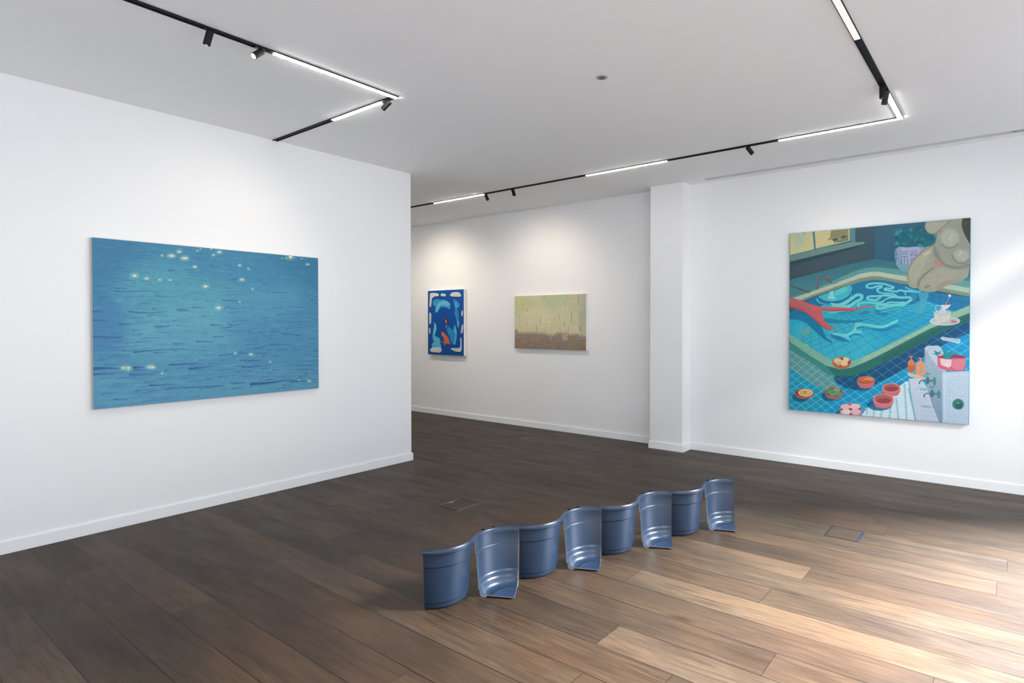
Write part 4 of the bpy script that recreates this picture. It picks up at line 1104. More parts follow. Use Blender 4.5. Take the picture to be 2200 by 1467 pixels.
['P',(8,96,112),[(831,104),(827,106),(819,104),(811,100),(809,96),(813,94),(821,96),(828,100)],1,2.1,0.75,None],
['P',(12,112,124),[(803,114),(797,118),(786,116),(777,109),(774,102),(781,98),(792,100),(801,107)],1,2.1,0.75,None],
['P',(8,96,112),[(655,30),(653,33),(647,36),(640,36),(636,33),(638,29),(644,27),(651,27)],1,2.1,0.75,None],
['P',(22,132,140),[(779,87),(775,91),(766,91),(758,87),(756,81),(760,77),(769,77),(777,82)],1,2.1,0.75,None],
['P',(12,112,124),[(790,86),(786,91),(777,92),(768,90),(764,86),(768,82),(777,80),(786,82)],1,2.1,0.75,None],
['P',(44,156,156),[(660,38),(659,41),(653,43),(646,43),(643,40),(645,37),(651,34),(657,35)],1,2.1,0.75,None],
['P',(22,132,140),[(642,42),(636,44),(629,42),(623,36),(623,30),(628,28),(636,31),(641,36)],1,2.1,0.75,None],
['P',(22,132,140),[(715,73),(710,78),(704,79),(700,74),(699,67),(704,62),(710,61),(715,66)],1,2.1,0.75,None],
['P',(22,132,140),[(743,78),(742,84),(735,91),(726,95),(720,94),(721,88),(728,81),(737,76)],1,2.1,0.75,None],
['P',(6,78,96),[(831,90),(825,95),(814,93),(804,86),(802,78),(809,74),(820,76),(829,83)],1,2.1,0.75,None],
['P',(6,78,96),[(793,38),(792,43),(786,49),(778,53),(773,52),(774,47),(780,41),(788,37)],1,2.1,0.75,None],
['P',(8,96,112),[(771,51),(768,57),(763,58),(757,55),(756,48),(758,43),(764,42),(770,45)],1,2.1,0.75,None],
['P',(8,96,112),[(794,93),(789,94),(781,91),(776,84),(777,78),(782,76),(790,80),(795,87)],1,2.1,0.75,None],
['P',(8,96,112),[(796,111),(794,116),(787,124),(778,129),(772,129),(773,124),(781,116),(790,111)],1,2.1,0.75,None],
['P',(8,96,112),[(693,36),(685,39),(675,36),(667,27),(667,19),(674,16),(685,20),(692,28)],1,2.1,0.75,None],
['P',(44,156,156),[(648,44),(645,51),(636,56),(624,56),(618,52),(620,45),(630,40),(641,39)],1,2.1,0.75,None],
['P',(6,78,96),[(641,64),(643,72),(639,79),(631,81),(623,77),(621,69),(625,63),(633,60)],1,2.1,0.75,None],
['P',(8,96,112),[(679,64),(676,68),(669,68),(662,65),(660,60),(663,56),(670,56),(677,59)],1,2.1,0.75,None],
['P',(158,160,142),[(783,2),(776,28),(792,56),(823,68),(841,67),(834,93),(827,115),(793,125),(754,153),(708,197),(689,238),(689,285),(698,320),(718,330),(745,331),(757,344),(796,353),(835,350),(894,321),(957,305),(993,280),(999,236),(1000,163),(997,89),(978,51),(959,-2),(791,-16)],0,1.3,1,None],
['P',(148,156,140),[(827,115),(842,75),(886,26),(959,5),(997,100),(999,221),(945,249),(889,231),(844,207),(820,168)],1,6.7,0.8,None],
['P',(176,174,150),[(716,201),(770,154),(805,144),(809,160),(775,226),(741,286),(710,301),(699,254)],1,10.1,0.6,None],
['P',(120,122,110),[(741,302),(772,264),(810,236),(833,229),(795,258),(761,295),(747,329)],1,3.4,0.85,None],
['P',(170,166,148),[(757,295),(803,258),(871,238),(945,249),(909,284),(827,323),(765,333)],1,12.6,0.6,None],
['P',(160,124,120),[(845,320),(894,299),(967,287),(946,304),(891,323),(842,346)],1,10.1,0.5,None],
['P',(184,184,162),[(860,72),(890,44),(927,55),(946,93),(932,126),(891,131),(865,110)],1,16.8,0.75,None],
['P',(182,184,164),[(922,166),(951,149),(987,162),(995,196),(966,209),(933,200)],1,15.1,0.75,None],
['P',(178,174,152),[(787,6),(867,9),(890,18),(860,46),(822,58),(792,45)],1,10.9,0.7,None],
['P',(112,116,104),[(827,123),(843,154),(862,193),(893,220),(945,230),(995,221),(996,236),(937,245),(885,231),(847,199),(824,160)],1,10.9,0.6,None],
['L',(92,98,92),6.7,[(861,116),(884,134),(914,139),(939,122)],1,0.6,9.2,None],
['L',(92,98,92),6.7,[(914,173),(933,207),(966,218),(995,203)],1,0.6,9.2,None],
['L',(96,100,92),5.9,[(904,8),(867,35),(841,58),(807,69)],1,0.6,7.6,None],
['L',(90,96,90),5.9,[(830,78),(827,115),(793,128),(755,157),(716,197),(693,242),(690,285)],1,0.45,8.4,None],
['P',(190,180,156),[(770,158),(793,144),(808,148),(778,181),(755,203)],1,8.4,0.6,None],
['L',(236,232,190),4.2,[(780,166),(807,149)],1,0.8,2.5,None],
['L',(232,230,200),4.2,[(900,97),(913,80)],1,0.7,2.5,None],
['L',(232,230,200),4.2,[(951,175),(958,159)],1,0.7,2.5,None],
['P',(196,124,112),[(824,195),(843,192),(863,211),(867,229),(844,226),(827,214)],1,5.9,0.75,None],
['P',(204,116,106),[(839,50),(849,47),(860,55),(851,62)],1,2.1,0.8,None],
['P',(124,118,104),[(809,318),(809,322),(806,325),(801,329),(795,331),(788,333),(782,333),(777,332),(775,330),(775,327),(778,323),(783,320),(789,317),(796,315),(802,315),(807,316)],1,3.4,0.6,None],
['P',(60,64,54),[(963,-2),(999,-2),(999,126),(986,103),(967,65),(958,31)],0,1.3,1,None],
['L',(140,140,70),3.4,[(967,32),(988,22)],1,0.5,3.4,None],
['L',(60,150,170),5.9,[(698,327),(758,352),(835,352)],1,0.4,2.5,None],
['P',(120,176,150),[(69,545),(144,544),(105,588),(98,588)],0,0.6,0.65,None],
['L',(150,140,70),2.8,[(104,583),(121,562)],1,0.9,0.3,None],
['P',(140,160,140),[(144,544),(141,546),(133,548),(121,549),(107,549),(92,549),(80,548),(72,547),(69,545),(72,543),(80,542),(92,541),(107,540),(121,540),(133,541),(141,543)],1,0.3,0.5,None],
['L',(70,140,120),1.9,[(102,586),(102,626)],0,1,0.3,None],
['P',(96,190,150),[(125,634),(123,639),(119,643),(111,646),(103,647),(94,646),(87,644),(82,640),(80,635),(82,631),(87,627),(94,624),(103,623),(111,624),(118,626),(123,630)],1,0.3,0.9,None],
['P',(120,206,166),[(118,632),(117,635),(114,637),(109,639),(103,639),(97,639),(92,638),(88,635),(87,633),(88,630),(91,628),(97,626),(103,625),(109,626),(114,627),(117,629)],1,1.9,0.8,None],
]
MERMAID_STROKES = [
['P',(0,80,160),[(-24,-34),(1033,-31),(1030,1016),(-26,1040)],0,1.5,1,(0,72,150)],
['P',(60,160,208),[(149,174),(227,133),(319,143),(502,154),(622,206),(637,256),(607,297),(532,271),(380,261),(319,302),(257,344),(211,318),(227,251),(164,233)],1,9.1,0.9,None],
['P',(110,196,220),[(365,177),(517,163),(622,215),(577,247),(411,228),(319,269),(273,336),(219,318),(258,234)],1,21.2,0.8,None],
['P',(50,150,206),[(727,150),(830,177),(902,243),(829,283),(858,374),(872,472),(872,570),(828,562),(814,472),(755,373),(770,291),(741,225)],1,12.1,0.85,None],
['P',(90,180,214),[(771,184),(844,226),(829,275),(770,266)],1,21.2,0.7,None],
['P',(110,190,220),[(814,464),(872,480),(869,570),(835,562)],0,9.1,0.8,None],
['P',(110,198,222),[(171,487),(241,538),(249,605),(210,673),(194,706),(132,707),(155,622),(179,554)],0,12.1,0.95,None],
['P',(90,186,216),[(124,715),(210,706),(348,747),(348,814),(386,872),(378,906),(116,902),(108,843),(163,808)],0,12.1,0.95,None],
['P',(40,150,206),[(531,621),(591,554),(710,620),(755,521),(813,620),(813,734),(768,842),(709,826),(650,785),(621,720)],0,15.1,0.85,None],
['P',(100,190,220),[(755,538),(813,636),(798,735),(768,833),(724,809),(769,702),(732,620)],1,12.1,0.7,None],
['P',(14,28,50),[(69,57),(140,45),(264,52),(318,70),(310,100),(233,102),(155,118),(124,151),(100,261),(61,265),(45,243),(61,150)],1,4.5,0.9,None],
['P',(216,218,220),[(63,45),(134,33),(258,41),(312,59),(304,88),(227,90),(149,106),(118,139),(94,249),(55,253),(39,231),(55,138)],1,3,1,(196,200,204)],
['P',(14,28,50),[(387,64),(478,66),(521,83),(516,106),(448,107),(384,99)],1,4.5,0.9,None],
['P',(216,218,220),[(381,52),(472,54),(515,71),(510,95),(442,95),(378,87)],1,3,1,(196,200,204)],
['P',(14,28,50),[(659,70),(718,50),(865,54),(923,84),(938,112),(894,124),(688,113),(636,96)],1,4.5,0.9,None],
['P',(216,218,220),[(653,58),(712,39),(859,42),(917,72),(932,101),(888,112),(682,102),(630,84)],1,3,1,(196,200,204)],
['P',(14,28,50),[(48,367),(92,363),(104,414),(99,515),(68,537),(44,524)],1,4.5,0.9,None],
['P',(216,218,220),[(42,355),(86,351),(98,402),(93,504),(62,525),(38,512)],1,3,1,(196,200,204)],
['P',(14,28,50),[(41,600),(76,609),(80,668),(52,690),(38,677)],1,4.5,0.9,None],
['P',(216,218,220),[(35,589),(69,597),(74,656),(46,678),(31,665)],1,3,1,(196,200,204)],
['P',(14,28,50),[(959,331),(983,346),(977,402),(954,419),(939,394)],1,4.5,0.9,None],
['P',(216,218,220),[(953,319),(977,334),(971,391),(948,407),(934,383)],1,3,1,(196,200,204)],
['P',(14,28,50),[(972,537),(994,565),(982,647),(953,675),(928,671),(943,590)],1,4.5,0.9,None],
['P',(216,218,220),[(967,525),(988,554),(976,635),(947,664),(923,660),(937,578)],1,3,1,(196,200,204)],
['P',(14,28,50),[(914,749),(943,753),(949,867),(946,932),(906,953),(774,952),(685,929),(648,909),(715,899),(862,897),(909,876),(913,818)],1,4.5,0.9,None],
['P',(216,218,220),[(908,738),(937,741),(944,855),(940,921),(900,942),(768,940),(679,917),(642,897),(709,888),(856,885),(903,864),(908,807)],1,3,1,(196,200,204)],
['P',(14,28,50),[(91,918),(184,904),(308,898),(392,917),(392,959),(338,981),(231,977),(122,977),(67,953)],1,4.5,0.9,None],
['P',(216,218,220),[(84,907),(178,892),(302,886),(386,906),(386,947),(332,969),(224,966),(115,965),(61,941)],1,3,1,(196,200,204)],
['P',(58,30,36),[(494,446),(532,429),(574,455),(576,496),(554,525),(501,504)],1,1.5,1,None],
['P',(206,120,90),[(495,454),(528,450),(543,479),(539,517),(509,504)],1,3,1,None],
['P',(186,112,80),[(509,546),(539,546),(531,571),(508,596),(498,579)],1,4.5,1,None],
['P',(60,120,170),[(531,521),(576,529),(591,571),(531,571)],1,9.1,0.5,None],
['P',(222,104,64),[(379,655),(410,642),(470,663),(561,720),(605,769),(605,803),(665,835),(620,831),(515,816),(492,846),(462,850),(470,804),(455,738),(394,696)],0,3,1,None],
['P',(140,106,80),[(363,789),(424,788),(485,808),(440,813),(371,810)],1,6,0.9,None],
['L',(150,70,50),18.1,[(470,704),(530,770),(545,803)],1,0.4,12.1,None],
]
MIST_STROKES = [
['P',(200,198,160),[(-22,-78),(1032,-24),(1032,1042),(-22,1094)],0,0.6,1,(206,200,164)],
['P',(172,186,146),[(400,-48),(719,-32),(744,144),(562,239),(439,159)],1,57.9,0.6,None],
['P',(186,182,152),[(719,-40),(1020,-24),(1020,477),(872,394),(750,210)],1,64.3,0.7,None],
['P',(168,174,150),[(937,-12),(1020,-8),(1020,719),(914,640)],1,38.6,0.7,None],
['P',(188,190,140),[(-8,2),(200,-6),(267,231),(13,384)],1,57.9,0.6,None],
['P',(216,206,172),[(131,315),(334,241),(530,390),(498,559),(267,612),(131,508)],1,64.3,0.7,None],
['R',110,3,(5,990),(30,600),(0,1),(50,160),(5,10),[(180,180,140),(214,208,176),(168,176,140),(196,190,150)],0.35,5,0],
['L',(104,108,84),7.5,[(902,19),(903,158)],0,0.75,2.6,None],
['L',(104,108,84),7.5,[(808,311),(809,501)],0,0.75,2.6,None],
['L',(104,108,84),5.9,[(380,431),(382,551)],0,0.75,2.6,None],
['L',(104,108,84),7.5,[(321,543),(322,638)],0,0.75,2.6,None],
['L',(104,108,84),5,[(130,385),(131,464)],0,0.75,2.6,None],
['L',(104,108,84),5,[(73,367),(75,429)],0,0.75,2.6,None],
['L',(104,108,84),6.7,[(192,504),(193,530)],0,0.75,2.6,None],
['L',(104,108,84),5.9,[(646,375),(647,442)],0,0.75,2.6,None],
['L',(104,108,84),5.9,[(715,500),(716,575)],0,0.75,2.6,None],
['L',(104,108,84),5,[(571,256),(573,306)],0,0.75,2.6,None],
['L',(104,108,84),5,[(724,143),(725,218)],0,0.75,2.6,None],
['L',(104,108,84),4.2,[(847,460),(849,542)],0,0.45,2.6,None],
['L',(104,108,84),5,[(192,255),(193,299)],0,0.75,2.6,None],
['L',(104,108,84),4.2,[(829,48),(831,98)],0,0.45,2.6,None],
['L',(104,108,84),5,[(121,148),(122,184)],0,0.75,2.6,None],
['L',(104,108,84),5,[(956,338),(958,371)],0,0.75,2.6,None],
['L',(104,108,84),4.2,[(619,207),(620,240)],0,0.45,2.6,None],
['L',(104,108,84),3.3,[(304,111),(305,215)],0,0.45,2.6,None],
['L',(104,108,84),5,[(920,574),(921,656)],0,0.75,2.6,None],
['L',(104,108,84),6.7,[(462,508),(463,525)],0,0.75,2.6,None],
['L',(104,108,84),4.2,[(20,83),(22,189)],0,0.45,2.6,None],
['P',(162,142,116),[(-8,650),(34,632),(62,702),(131,701),(213,691),(334,698),(439,705),(517,729),(568,736),(613,693),(762,699),(781,724),(890,714),(937,745),(1020,752),(1020,1043),(-15,1093)],0,38.6,1,(124,112,106)],
['R',170,4,(0,980),(730,990),(25,120),(-12,12),(6,15),[(150,116,86),(176,134,92),(134,130,140),(120,122,134),(150,140,120),(166,112,70),(128,116,104),(142,128,78)],0.6,4,0],
['R',60,5,(0,990),(580,700),(0,1),(50,110),(4,8),[(200,196,156),(164,140,108),(190,180,150)],0.5,3,0],
['P',(186,164,140),[(675,726),(756,716),(759,832),(688,834)],0,5.1,0.8,None],
['L',(214,196,168),9,[(527,754),(529,830)],0,0.85,3.2,None],
['P',(128,134,156),[(613,819),(750,832),(737,874),(644,869)],1,6.4,0.8,None],
['P',(136,136,158),[(854,772),(973,777),(961,810),(866,804)],1,6.4,0.8,None],
['L',(180,104,60),9,[(327,861),(439,909),(400,919)],1,0.6,3.9,None],
['L',(160,150,60),10.3,[(787,980),(866,968)],1,0.6,3.9,None],
]
SEA_STROKES = [
['P',(64,140,176),[(-10,-8),(1020,-172),(1015,1191),(-18,1016)],0,0.6,1,(84,156,188)],
['P',(92,176,190),[(108,236),(258,124),(422,211),(602,252),(874,274),(802,453),(539,510),(255,559),(130,411)],1,93.9,0.7,None],
['P',(58,124,168),[(-1,6),(158,-2),(118,139),(1,321)],1,70.4,0.7,None],
['P',(54,128,164),[(735,16),(996,4),(995,227),(818,122)],1,52.8,0.7,None],
['P',(104,180,200),[(155,459),(479,367),(600,621),(362,716),(153,686)],1,82.2,0.6,None],
['P',(76,146,190),[(540,329),(994,349),(993,757),(600,695)],1,70.4,0.5,None],
['P',(60,126,176),[(1,352),(69,381),(105,619),(-2,677)],1,52.8,0.6,None],
['P',(96,166,194),[(11,810),(361,872),(992,839),(992,1003),(360,1002),(9,974)],1,35.2,0.5,None],
['R',500,12,(-20,985),(5,985),(30,120),(-4,4),(4,11),[(60,132,176),(84,160,190),(104,178,200),(70,140,186),(92,168,196)],0.32,8,2],
['R',620,11,(5,985),(5,985),(10,56),(-3,3),(1.4,4.2),[(34,96,150),(48,114,158),(24,78,136),(112,186,206),(40,104,160)],0.55,2.4,1.2],
['L',(28,84,146),5,[(0,428),(32,429)],1,0.85,4.1,1.2],
['L',(28,84,146),4.5,[(0,481),(45,482)],1,0.85,4.1,1.2],
['L',(28,84,146),5,[(-1,577),(96,581)],1,0.85,4.1,1.2],
['L',(28,84,146),2.8,[(79,308),(131,306),(185,300),(247,302)],1,0.85,4.1,1.2],
['L',(28,84,146),4.5,[(126,427),(184,434),(251,431)],1,0.85,4.1,1.2],
['L',(28,84,146),4.5,[(91,505),(144,500)],1,0.85,4.1,1.2],
['L',(28,84,146),5,[(455,509),(508,513)],1,0.85,4.1,1.2],
['L',(28,84,146),5,[(536,512),(582,515)],1,0.85,4.1,1.2],
['L',(28,84,146),3.3,[(224,515),(282,517)],1,0.85,4.1,1.2],
['L',(28,84,146),4.5,[(391,618),(466,623)],1,0.85,4.1,1.2],
['L',(28,84,146),3.3,[(652,676),(691,671),(711,658),(773,656),(833,654)],1,0.85,4.1,1.2],
['L',(28,84,146),6.1,[(143,674),(223,666),(329,664)],1,0.85,4.1,1.2],
['L',(28,84,146),6.7,[(280,762),(340,762),(395,758)],1,0.85,4.1,1.2],
['L',(28,84,146),14.5,[(-3,762),(38,762),(94,769)],1,0.85,4.1,1.2],
['L',(28,84,146),7.8,[(-3,793),(70,799)],1,0.85,4.1,1.2],
['L',(28,84,146),10,[(142,767),(182,767)],1,0.85,4.1,1.2],
['L',(28,84,146),10,[(361,794),(407,791),(453,788)],1,0.85,4.1,1.2],
['L',(28,84,146),3.9,[(489,716),(562,709),(645,708),(718,713)],1,0.85,4.1,1.2],
['L',(28,84,146),3.9,[(587,757),(691,762)],1,0.85,4.1,1.2],
['L',(28,84,146),5,[(593,803),(731,809)],1,0.85,4.1,1.2],
['L',(28,84,146),5.6,[(201,883),(306,890)],1,0.85,4.1,1.2],
['L',(28,84,146),5,[(127,810),(222,817)],1,0.85,4.1,1.2],
['L',(28,84,146),12.3,[(637,926),(730,927),(800,920),(842,925)],1,0.85,4.1,1.2],
['L',(28,84,146),6.7,[(842,930),(931,936),(1000,922)],1,0.85,4.1,1.2],
['L',(28,84,146),3.9,[(69,951),(117,958)],1,0.85,4.1,1.2],
['L',(28,84,146),3.3,[(509,343),(552,344),(596,350)],1,0.85,4.1,1.2],
['L',(28,84,146),2.8,[(747,277),(838,276)],1,0.85,4.1,1.2],
['L',(28,84,146),3.9,[(801,581),(902,586)],1,0.85,4.1,1.2],
['L',(28,84,146),3.3,[(732,583),(773,585)],1,0.85,4.1,1.2],
['L',(28,84,146),3.9,[(279,164),(303,157)],1,0.85,4.1,1.2],
['L',(28,84,146),3.3,[(309,411),(358,412)],1,0.85,4.1,1.2],
['L',(28,84,146),2.8,[(375,395),(426,395)],1,0.85,4.1,1.2],
['L',(28,84,146),3.9,[(466,589),(508,589)],1,0.85,4.1,1.2],
['L',(28,84,146),3.3,[(553,197),(584,191)],1,0.85,4.1,1.2],
['L',(28,84,146),3.3,[(79,290),(119,288)],1,0.85,4.1,1.2],
['L',(28,84,146),4.5,[(338,917),(406,916),(512,920)],1,0.85,4.1,1.2],
['L',(28,84,146),5.6,[(555,912),(618,914)],1,0.85,4.1,1.2],
['P',(150,206,206),[(165,207),(160,220),(148,226),(136,222),(132,210),(136,197),(148,191),(160,195)],1,12.9,0.5,None],
['P',(255,238,190),[(154,208),(152,213),(148,216),(144,214),(142,209),(144,204),(148,201),(152,203)],1,1.8,1,None],
['L',(255,238,190),1.9,[(136,203),(160,214)],0,0.5,1.2,None],
['L',(255,238,190),1.9,[(137,217),(159,200)],0,0.5,1.2,None],
['P',(150,206,206),[(205,221),(201,230),(192,235),(184,232),(181,223),(184,214),(193,209),(201,212)],1,9,0.5,None],
['P',(255,238,190),[(197,222),(195,225),(192,227),(190,226),(188,222),(190,219),(193,217),(195,218)],1,1.8,1,None],
['L',(255,238,190),1.9,[(184,218),(201,226)],0,0.5,1.2,None],
['L',(255,238,190),1.9,[(185,228),(200,216)],0,0.5,1.2,None],
['P',(150,206,206),[(252,225),(249,232),(243,235),(237,233),(234,227),(237,220),(243,217),(249,219)],1,6.5,0.5,None],
['P',(255,238,190),[(246,226),(245,229),(243,230),(241,229),(240,226),(241,224),(243,222),(245,223)],1,1.8,1,None],
['P',(150,206,206),[(292,224),(289,231),(283,234),(276,232),(274,225),(276,219),(283,216),(289,218)],1,6.5,0.5,None],
['P',(255,238,190),[(286,225),(285,227),(283,229),(281,228),(280,225),(281,222),(283,221),(285,222)],1,1.8,1,None],
['P',(150,206,206),[(261,72),(258,79),(252,82),(246,80),(243,74),(246,68),(252,64),(258,66)],1,6.5,0.5,None],
['P',(255,238,190),[(255,73),(254,76),(252,77),(250,76),(249,74),(250,71),(252,69),(254,70)],1,1.8,1,None],
['P',(150,206,206),[(302,69),(297,81),(286,87),(274,84),(270,73),(275,60),(286,54),(298,57)],1,11.6,0.5,None],
['P',(255,238,190),[(291,70),(290,75),(286,78),(282,76),(280,71),(282,66),(286,64),(290,65)],1,1.8,1,None],
['L',(255,238,190),1.9,[(275,66),(297,75)],0,0.5,1.2,None],
['L',(255,238,190),1.9,[(275,79),(297,63)],0,0.5,1.2,None],
['P',(150,206,206),[(309,68),(305,79),(294,84),(284,81),(280,71),(284,60),(295,55),(305,58)],1,10.3,0.5,None],
['P',(255,238,190),[(299,69),(298,74),(294,76),(291,74),(290,70),(291,66),(294,64),(298,65)],1,1.8,1,None],
['L',(255,238,190),1.9,[(284,66),(305,74)],0,0.5,1.2,None],
['L',(255,238,190),1.9,[(285,77),(304,62)],0,0.5,1.2,None],
['P',(150,206,206),[(336,38),(332,49),(321,55),(311,52),(307,42),(311,31),(322,25),(332,28)],1,10.3,0.5,None],
['P',(255,238,190),[(326,39),(325,44),(321,46),(318,45),(317,41),(318,36),(322,34),(325,35)],1,1.8,1,None],
['L',(255,238,190),1.9,[(311,36),(332,44)],0,0.5,1.2,None],
['L',(255,238,190),1.9,[(312,47),(331,33)],0,0.5,1.2,None],
['P',(150,206,206),[(355,78),(350,90),(339,96),(327,93),(322,82),(327,69),(339,63),(351,66)],1,11.6,0.5,None],
['P',(255,238,190),[(344,79),(343,84),(339,86),(335,85),(333,80),(335,75),(339,73),(343,74)],1,1.8,1,None],
['L',(255,238,190),1.9,[(327,75),(350,84)],0,0.5,1.2,None],
['L',(255,238,190),1.9,[(328,88),(350,71)],0,0.5,1.2,None],
['P',(150,206,206),[(365,76),(360,89),(348,95),(337,92),(332,80),(337,68),(349,61),(361,65)],1,11.6,0.5,None],
['P',(255,238,190),[(354,78),(353,83),(348,85),(344,84),(343,79),(345,74),(349,71),(353,73)],1,1.8,1,None],
['L',(255,238,190),1.9,[(337,74),(360,83)],0,0.5,1.2,None],
['L',(255,238,190),1.9,[(338,87),(359,70)],0,0.5,1.2,None],
['P',(150,206,206),[(399,129),(395,139),(385,144),(376,141),(372,132),(376,122),(385,117),(395,120)],1,9,0.5,None],
['P',(255,238,190),[(390,130),(389,134),(385,136),(382,134),(381,131),(382,127),(385,125),(389,126)],1,1.8,1,None],
['L',(255,238,190),1.9,[(376,126),(395,134)],0,0.5,1.2,None],
['L',(255,238,190),1.9,[(377,137),(394,124)],0,0.5,1.2,None],
['P',(150,206,206),[(449,253),(444,266),(431,272),(419,268),(414,256),(419,243),(431,237),(444,241)],1,11.6,0.5,None],
['P',(255,238,190),[(437,254),(435,259),(431,262),(427,260),(425,255),(427,250),(431,247),(436,249)],1,1.8,1,None],
['L',(255,238,190),1.9,[(419,249),(444,260)],0,0.5,1.2,None],
['L',(255,238,190),1.9,[(420,262),(443,247)],0,0.5,1.2,None],
['P',(150,206,206),[(478,42),(475,50),(466,55),(458,53),(454,45),(458,36),(466,32),(475,34)],1,7.7,0.5,None],
['P',(255,238,190),[(470,43),(469,46),(466,48),(463,47),(462,44),(464,40),(466,38),(469,40)],1,1.8,1,None],
['P',(150,206,206),[(509,18),(505,30),(493,36),(482,33),(477,22),(482,11),(493,5),(505,8)],1,10.3,0.5,None],
['P',(255,238,190),[(499,20),(497,24),(493,27),(489,25),(488,21),(489,16),(493,14),(497,15)],1,1.8,1,None],
['L',(255,238,190),1.9,[(482,16),(505,25)],0,0.5,1.2,None],
['L',(255,238,190),1.9,[(483,28),(504,13)],0,0.5,1.2,None],
['P',(150,206,206),[(405,23),(403,29),(397,32),(392,30),(390,25),(392,19),(397,16),(403,18)],1,5.2,0.5,None],
['P',(255,238,190),[(400,24),(399,26),(397,27),(396,27),(395,24),(396,22),(397,21),(399,22)],1,1.8,1,None],
['P',(150,206,206),[(416,9),(415,14),(410,16),(406,15),(405,11),(406,7),(411,4),(415,6)],1,3.9,0.5,None],
['P',(255,238,190),[(412,10),(412,12),(410,13),(409,12),(409,10),(409,9),(411,8),(412,8)],1,1.8,1,None],
['P',(150,206,206),[(465,5),(462,10),(457,13),(451,12),(449,7),(451,1),(457,-2),(462,-1)],1,5.2,0.5,None],
['P',(255,238,190),[(459,5),(459,8),(457,9),(455,8),(454,6),(455,4),(457,2),(459,3)],1,1.8,1,None],
['P',(150,206,206),[(600,98),(596,107),(587,112),(578,109),(574,101),(578,92),(587,87),(596,90)],1,7.7,0.5,None],
['P',(255,238,190),[(591,99),(590,103),(587,104),(584,103),(583,100),(584,96),(587,95),(590,96)],1,1.8,1,None],
['P',(150,206,206),[(637,117),(634,123),(628,126),(622,124),(619,118),(622,112),(628,109),(634,111)],1,5.2,0.5,None],
['P',(255,238,190),[(631,117),(630,120),(628,121),(626,120),(625,118),(626,115),(628,114),(630,115)],1,1.8,1,None],
['P',(150,206,206),[(614,195),(609,207),(597,213),(585,209),(580,198),(585,186),(597,180),(609,184)],1,10.3,0.5,None],
['P',(255,238,190),[(603,196),(601,201),(597,203),(593,202),(591,197),(593,192),(597,190),(601,192)],1,1.8,1,None],
['L',(255,238,190),1.9,[(585,192),(609,202)],0,0.5,1.2,None],
['L',(255,238,190),1.9,[(586,204),(608,189)],0,0.5,1.2,None],
['P',(150,206,206),[(656,257),(654,263),(647,266),(641,264),(639,258),(641,252),(647,250),(654,252)],1,5.2,0.5,None],
['P',(255,238,190),[(650,258),(649,260),(647,261),(645,260),(644,258),(645,256),(647,254),(649,255)],1,1.8,1,None],
['P',(150,206,206),[(594,349),(592,355),(585,358),(579,356),(577,350),(579,344),(586,342),(592,344)],1,5.2,0.5,None],
['P',(255,238,190),[(588,349),(588,352),(585,353),(583,352),(583,350),(583,347),(586,346),(588,347)],1,1.8,1,None],
['P',(150,206,206),[(508,395),(502,409),(488,415),(474,409),(468,396),(474,382),(488,376),(502,381)],1,12.9,0.5,None],
['P',(255,238,190),[(495,395),(493,401),(488,403),(483,401),(481,395),(483,390),(488,387),(493,389)],1,1.8,1,None],
['L',(255,238,190),1.9,[(474,388),(502,402)],0,0.5,1.2,None],
['L',(255,238,190),1.9,[(475,404),(501,387)],0,0.5,1.2,None],
['P',(150,206,206),[(872,7),(864,24),(844,34),(826,29),(818,13),(826,-4),(845,-14),(864,-9)],1,14.2,0.5,None],
['P',(255,238,190),[(854,9),(851,16),(845,20),(838,18),(836,11),(838,4),(845,0),(851,2)],1,1.8,1,None],
['L',(255,238,190),1.9,[(826,4),(864,16)],0,0.5,1.2,None],
['L',(255,238,190),1.9,[(827,22),(862,-2)],0,0.5,1.2,None],
['P',(150,206,206),[(827,20),(825,25),(820,27),(814,26),(812,22),(814,17),(820,14),(825,16)],1,3.9,0.5,None],
['P',(255,238,190),[(822,20),(821,22),(820,23),(818,23),(817,21),(818,19),(820,18),(821,19)],1,1.8,1,None],
['P',(150,206,206),[(807,23),(805,28),(800,30),(795,29),(793,25),(795,20),(800,18),(805,19)],1,3.9,0.5,None],
['P',(255,238,190),[(802,24),(801,26),(800,27),(798,26),(797,24),(798,22),(800,21),(802,22)],1,1.8,1,None],
['P',(150,206,206),[(914,13),(912,18),(907,21),(901,20),(899,15),(901,10),(907,8),(912,9)],1,3.9,0.5,None],
['P',(255,238,190),[(909,14),(908,16),(907,17),(905,16),(904,15),(905,13),(907,12),(908,12)],1,1.8,1,None],
['P',(150,206,206),[(955,52),(950,62),(939,67),(928,64),(924,55),(928,45),(939,40),(950,43)],1,7.7,0.5,None],
['P',(255,238,190),[(944,53),(943,57),(939,59),(936,58),(934,54),(936,50),(939,48),(943,49)],1,1.8,1,None],
['P',(150,206,206),[(574,707),(571,714),(563,717),(556,713),(553,706),(556,699),(563,696),(571,700)],1,6.5,0.5,None],
['P',(255,238,190),[(567,707),(566,710),(563,711),(561,709),(560,706),(561,703),(563,702),(566,704)],1,1.8,1,None],
['P',(150,206,206),[(654,717),(649,727),(638,731),(627,726),(623,716),(627,706),(638,702),(649,707)],1,9,0.5,None],
['P',(255,238,190),[(644,717),(642,721),(638,722),(635,720),(633,716),(635,712),(638,711),(642,713)],1,1.8,1,None],
['L',(255,238,190),1.9,[(627,711),(649,722)],0,0.5,1.2,None],
['L',(255,238,190),1.9,[(628,722),(648,711)],0,0.5,1.2,None],
['P',(150,206,206),[(743,777),(740,783),(734,785),(727,782),(724,776),(727,770),(734,768),(740,771)],1,5.2,0.5,None],
['P',(255,238,190),[(737,777),(736,779),(734,780),(732,779),(731,777),(732,774),(734,773),(736,775)],1,1.8,1,None],
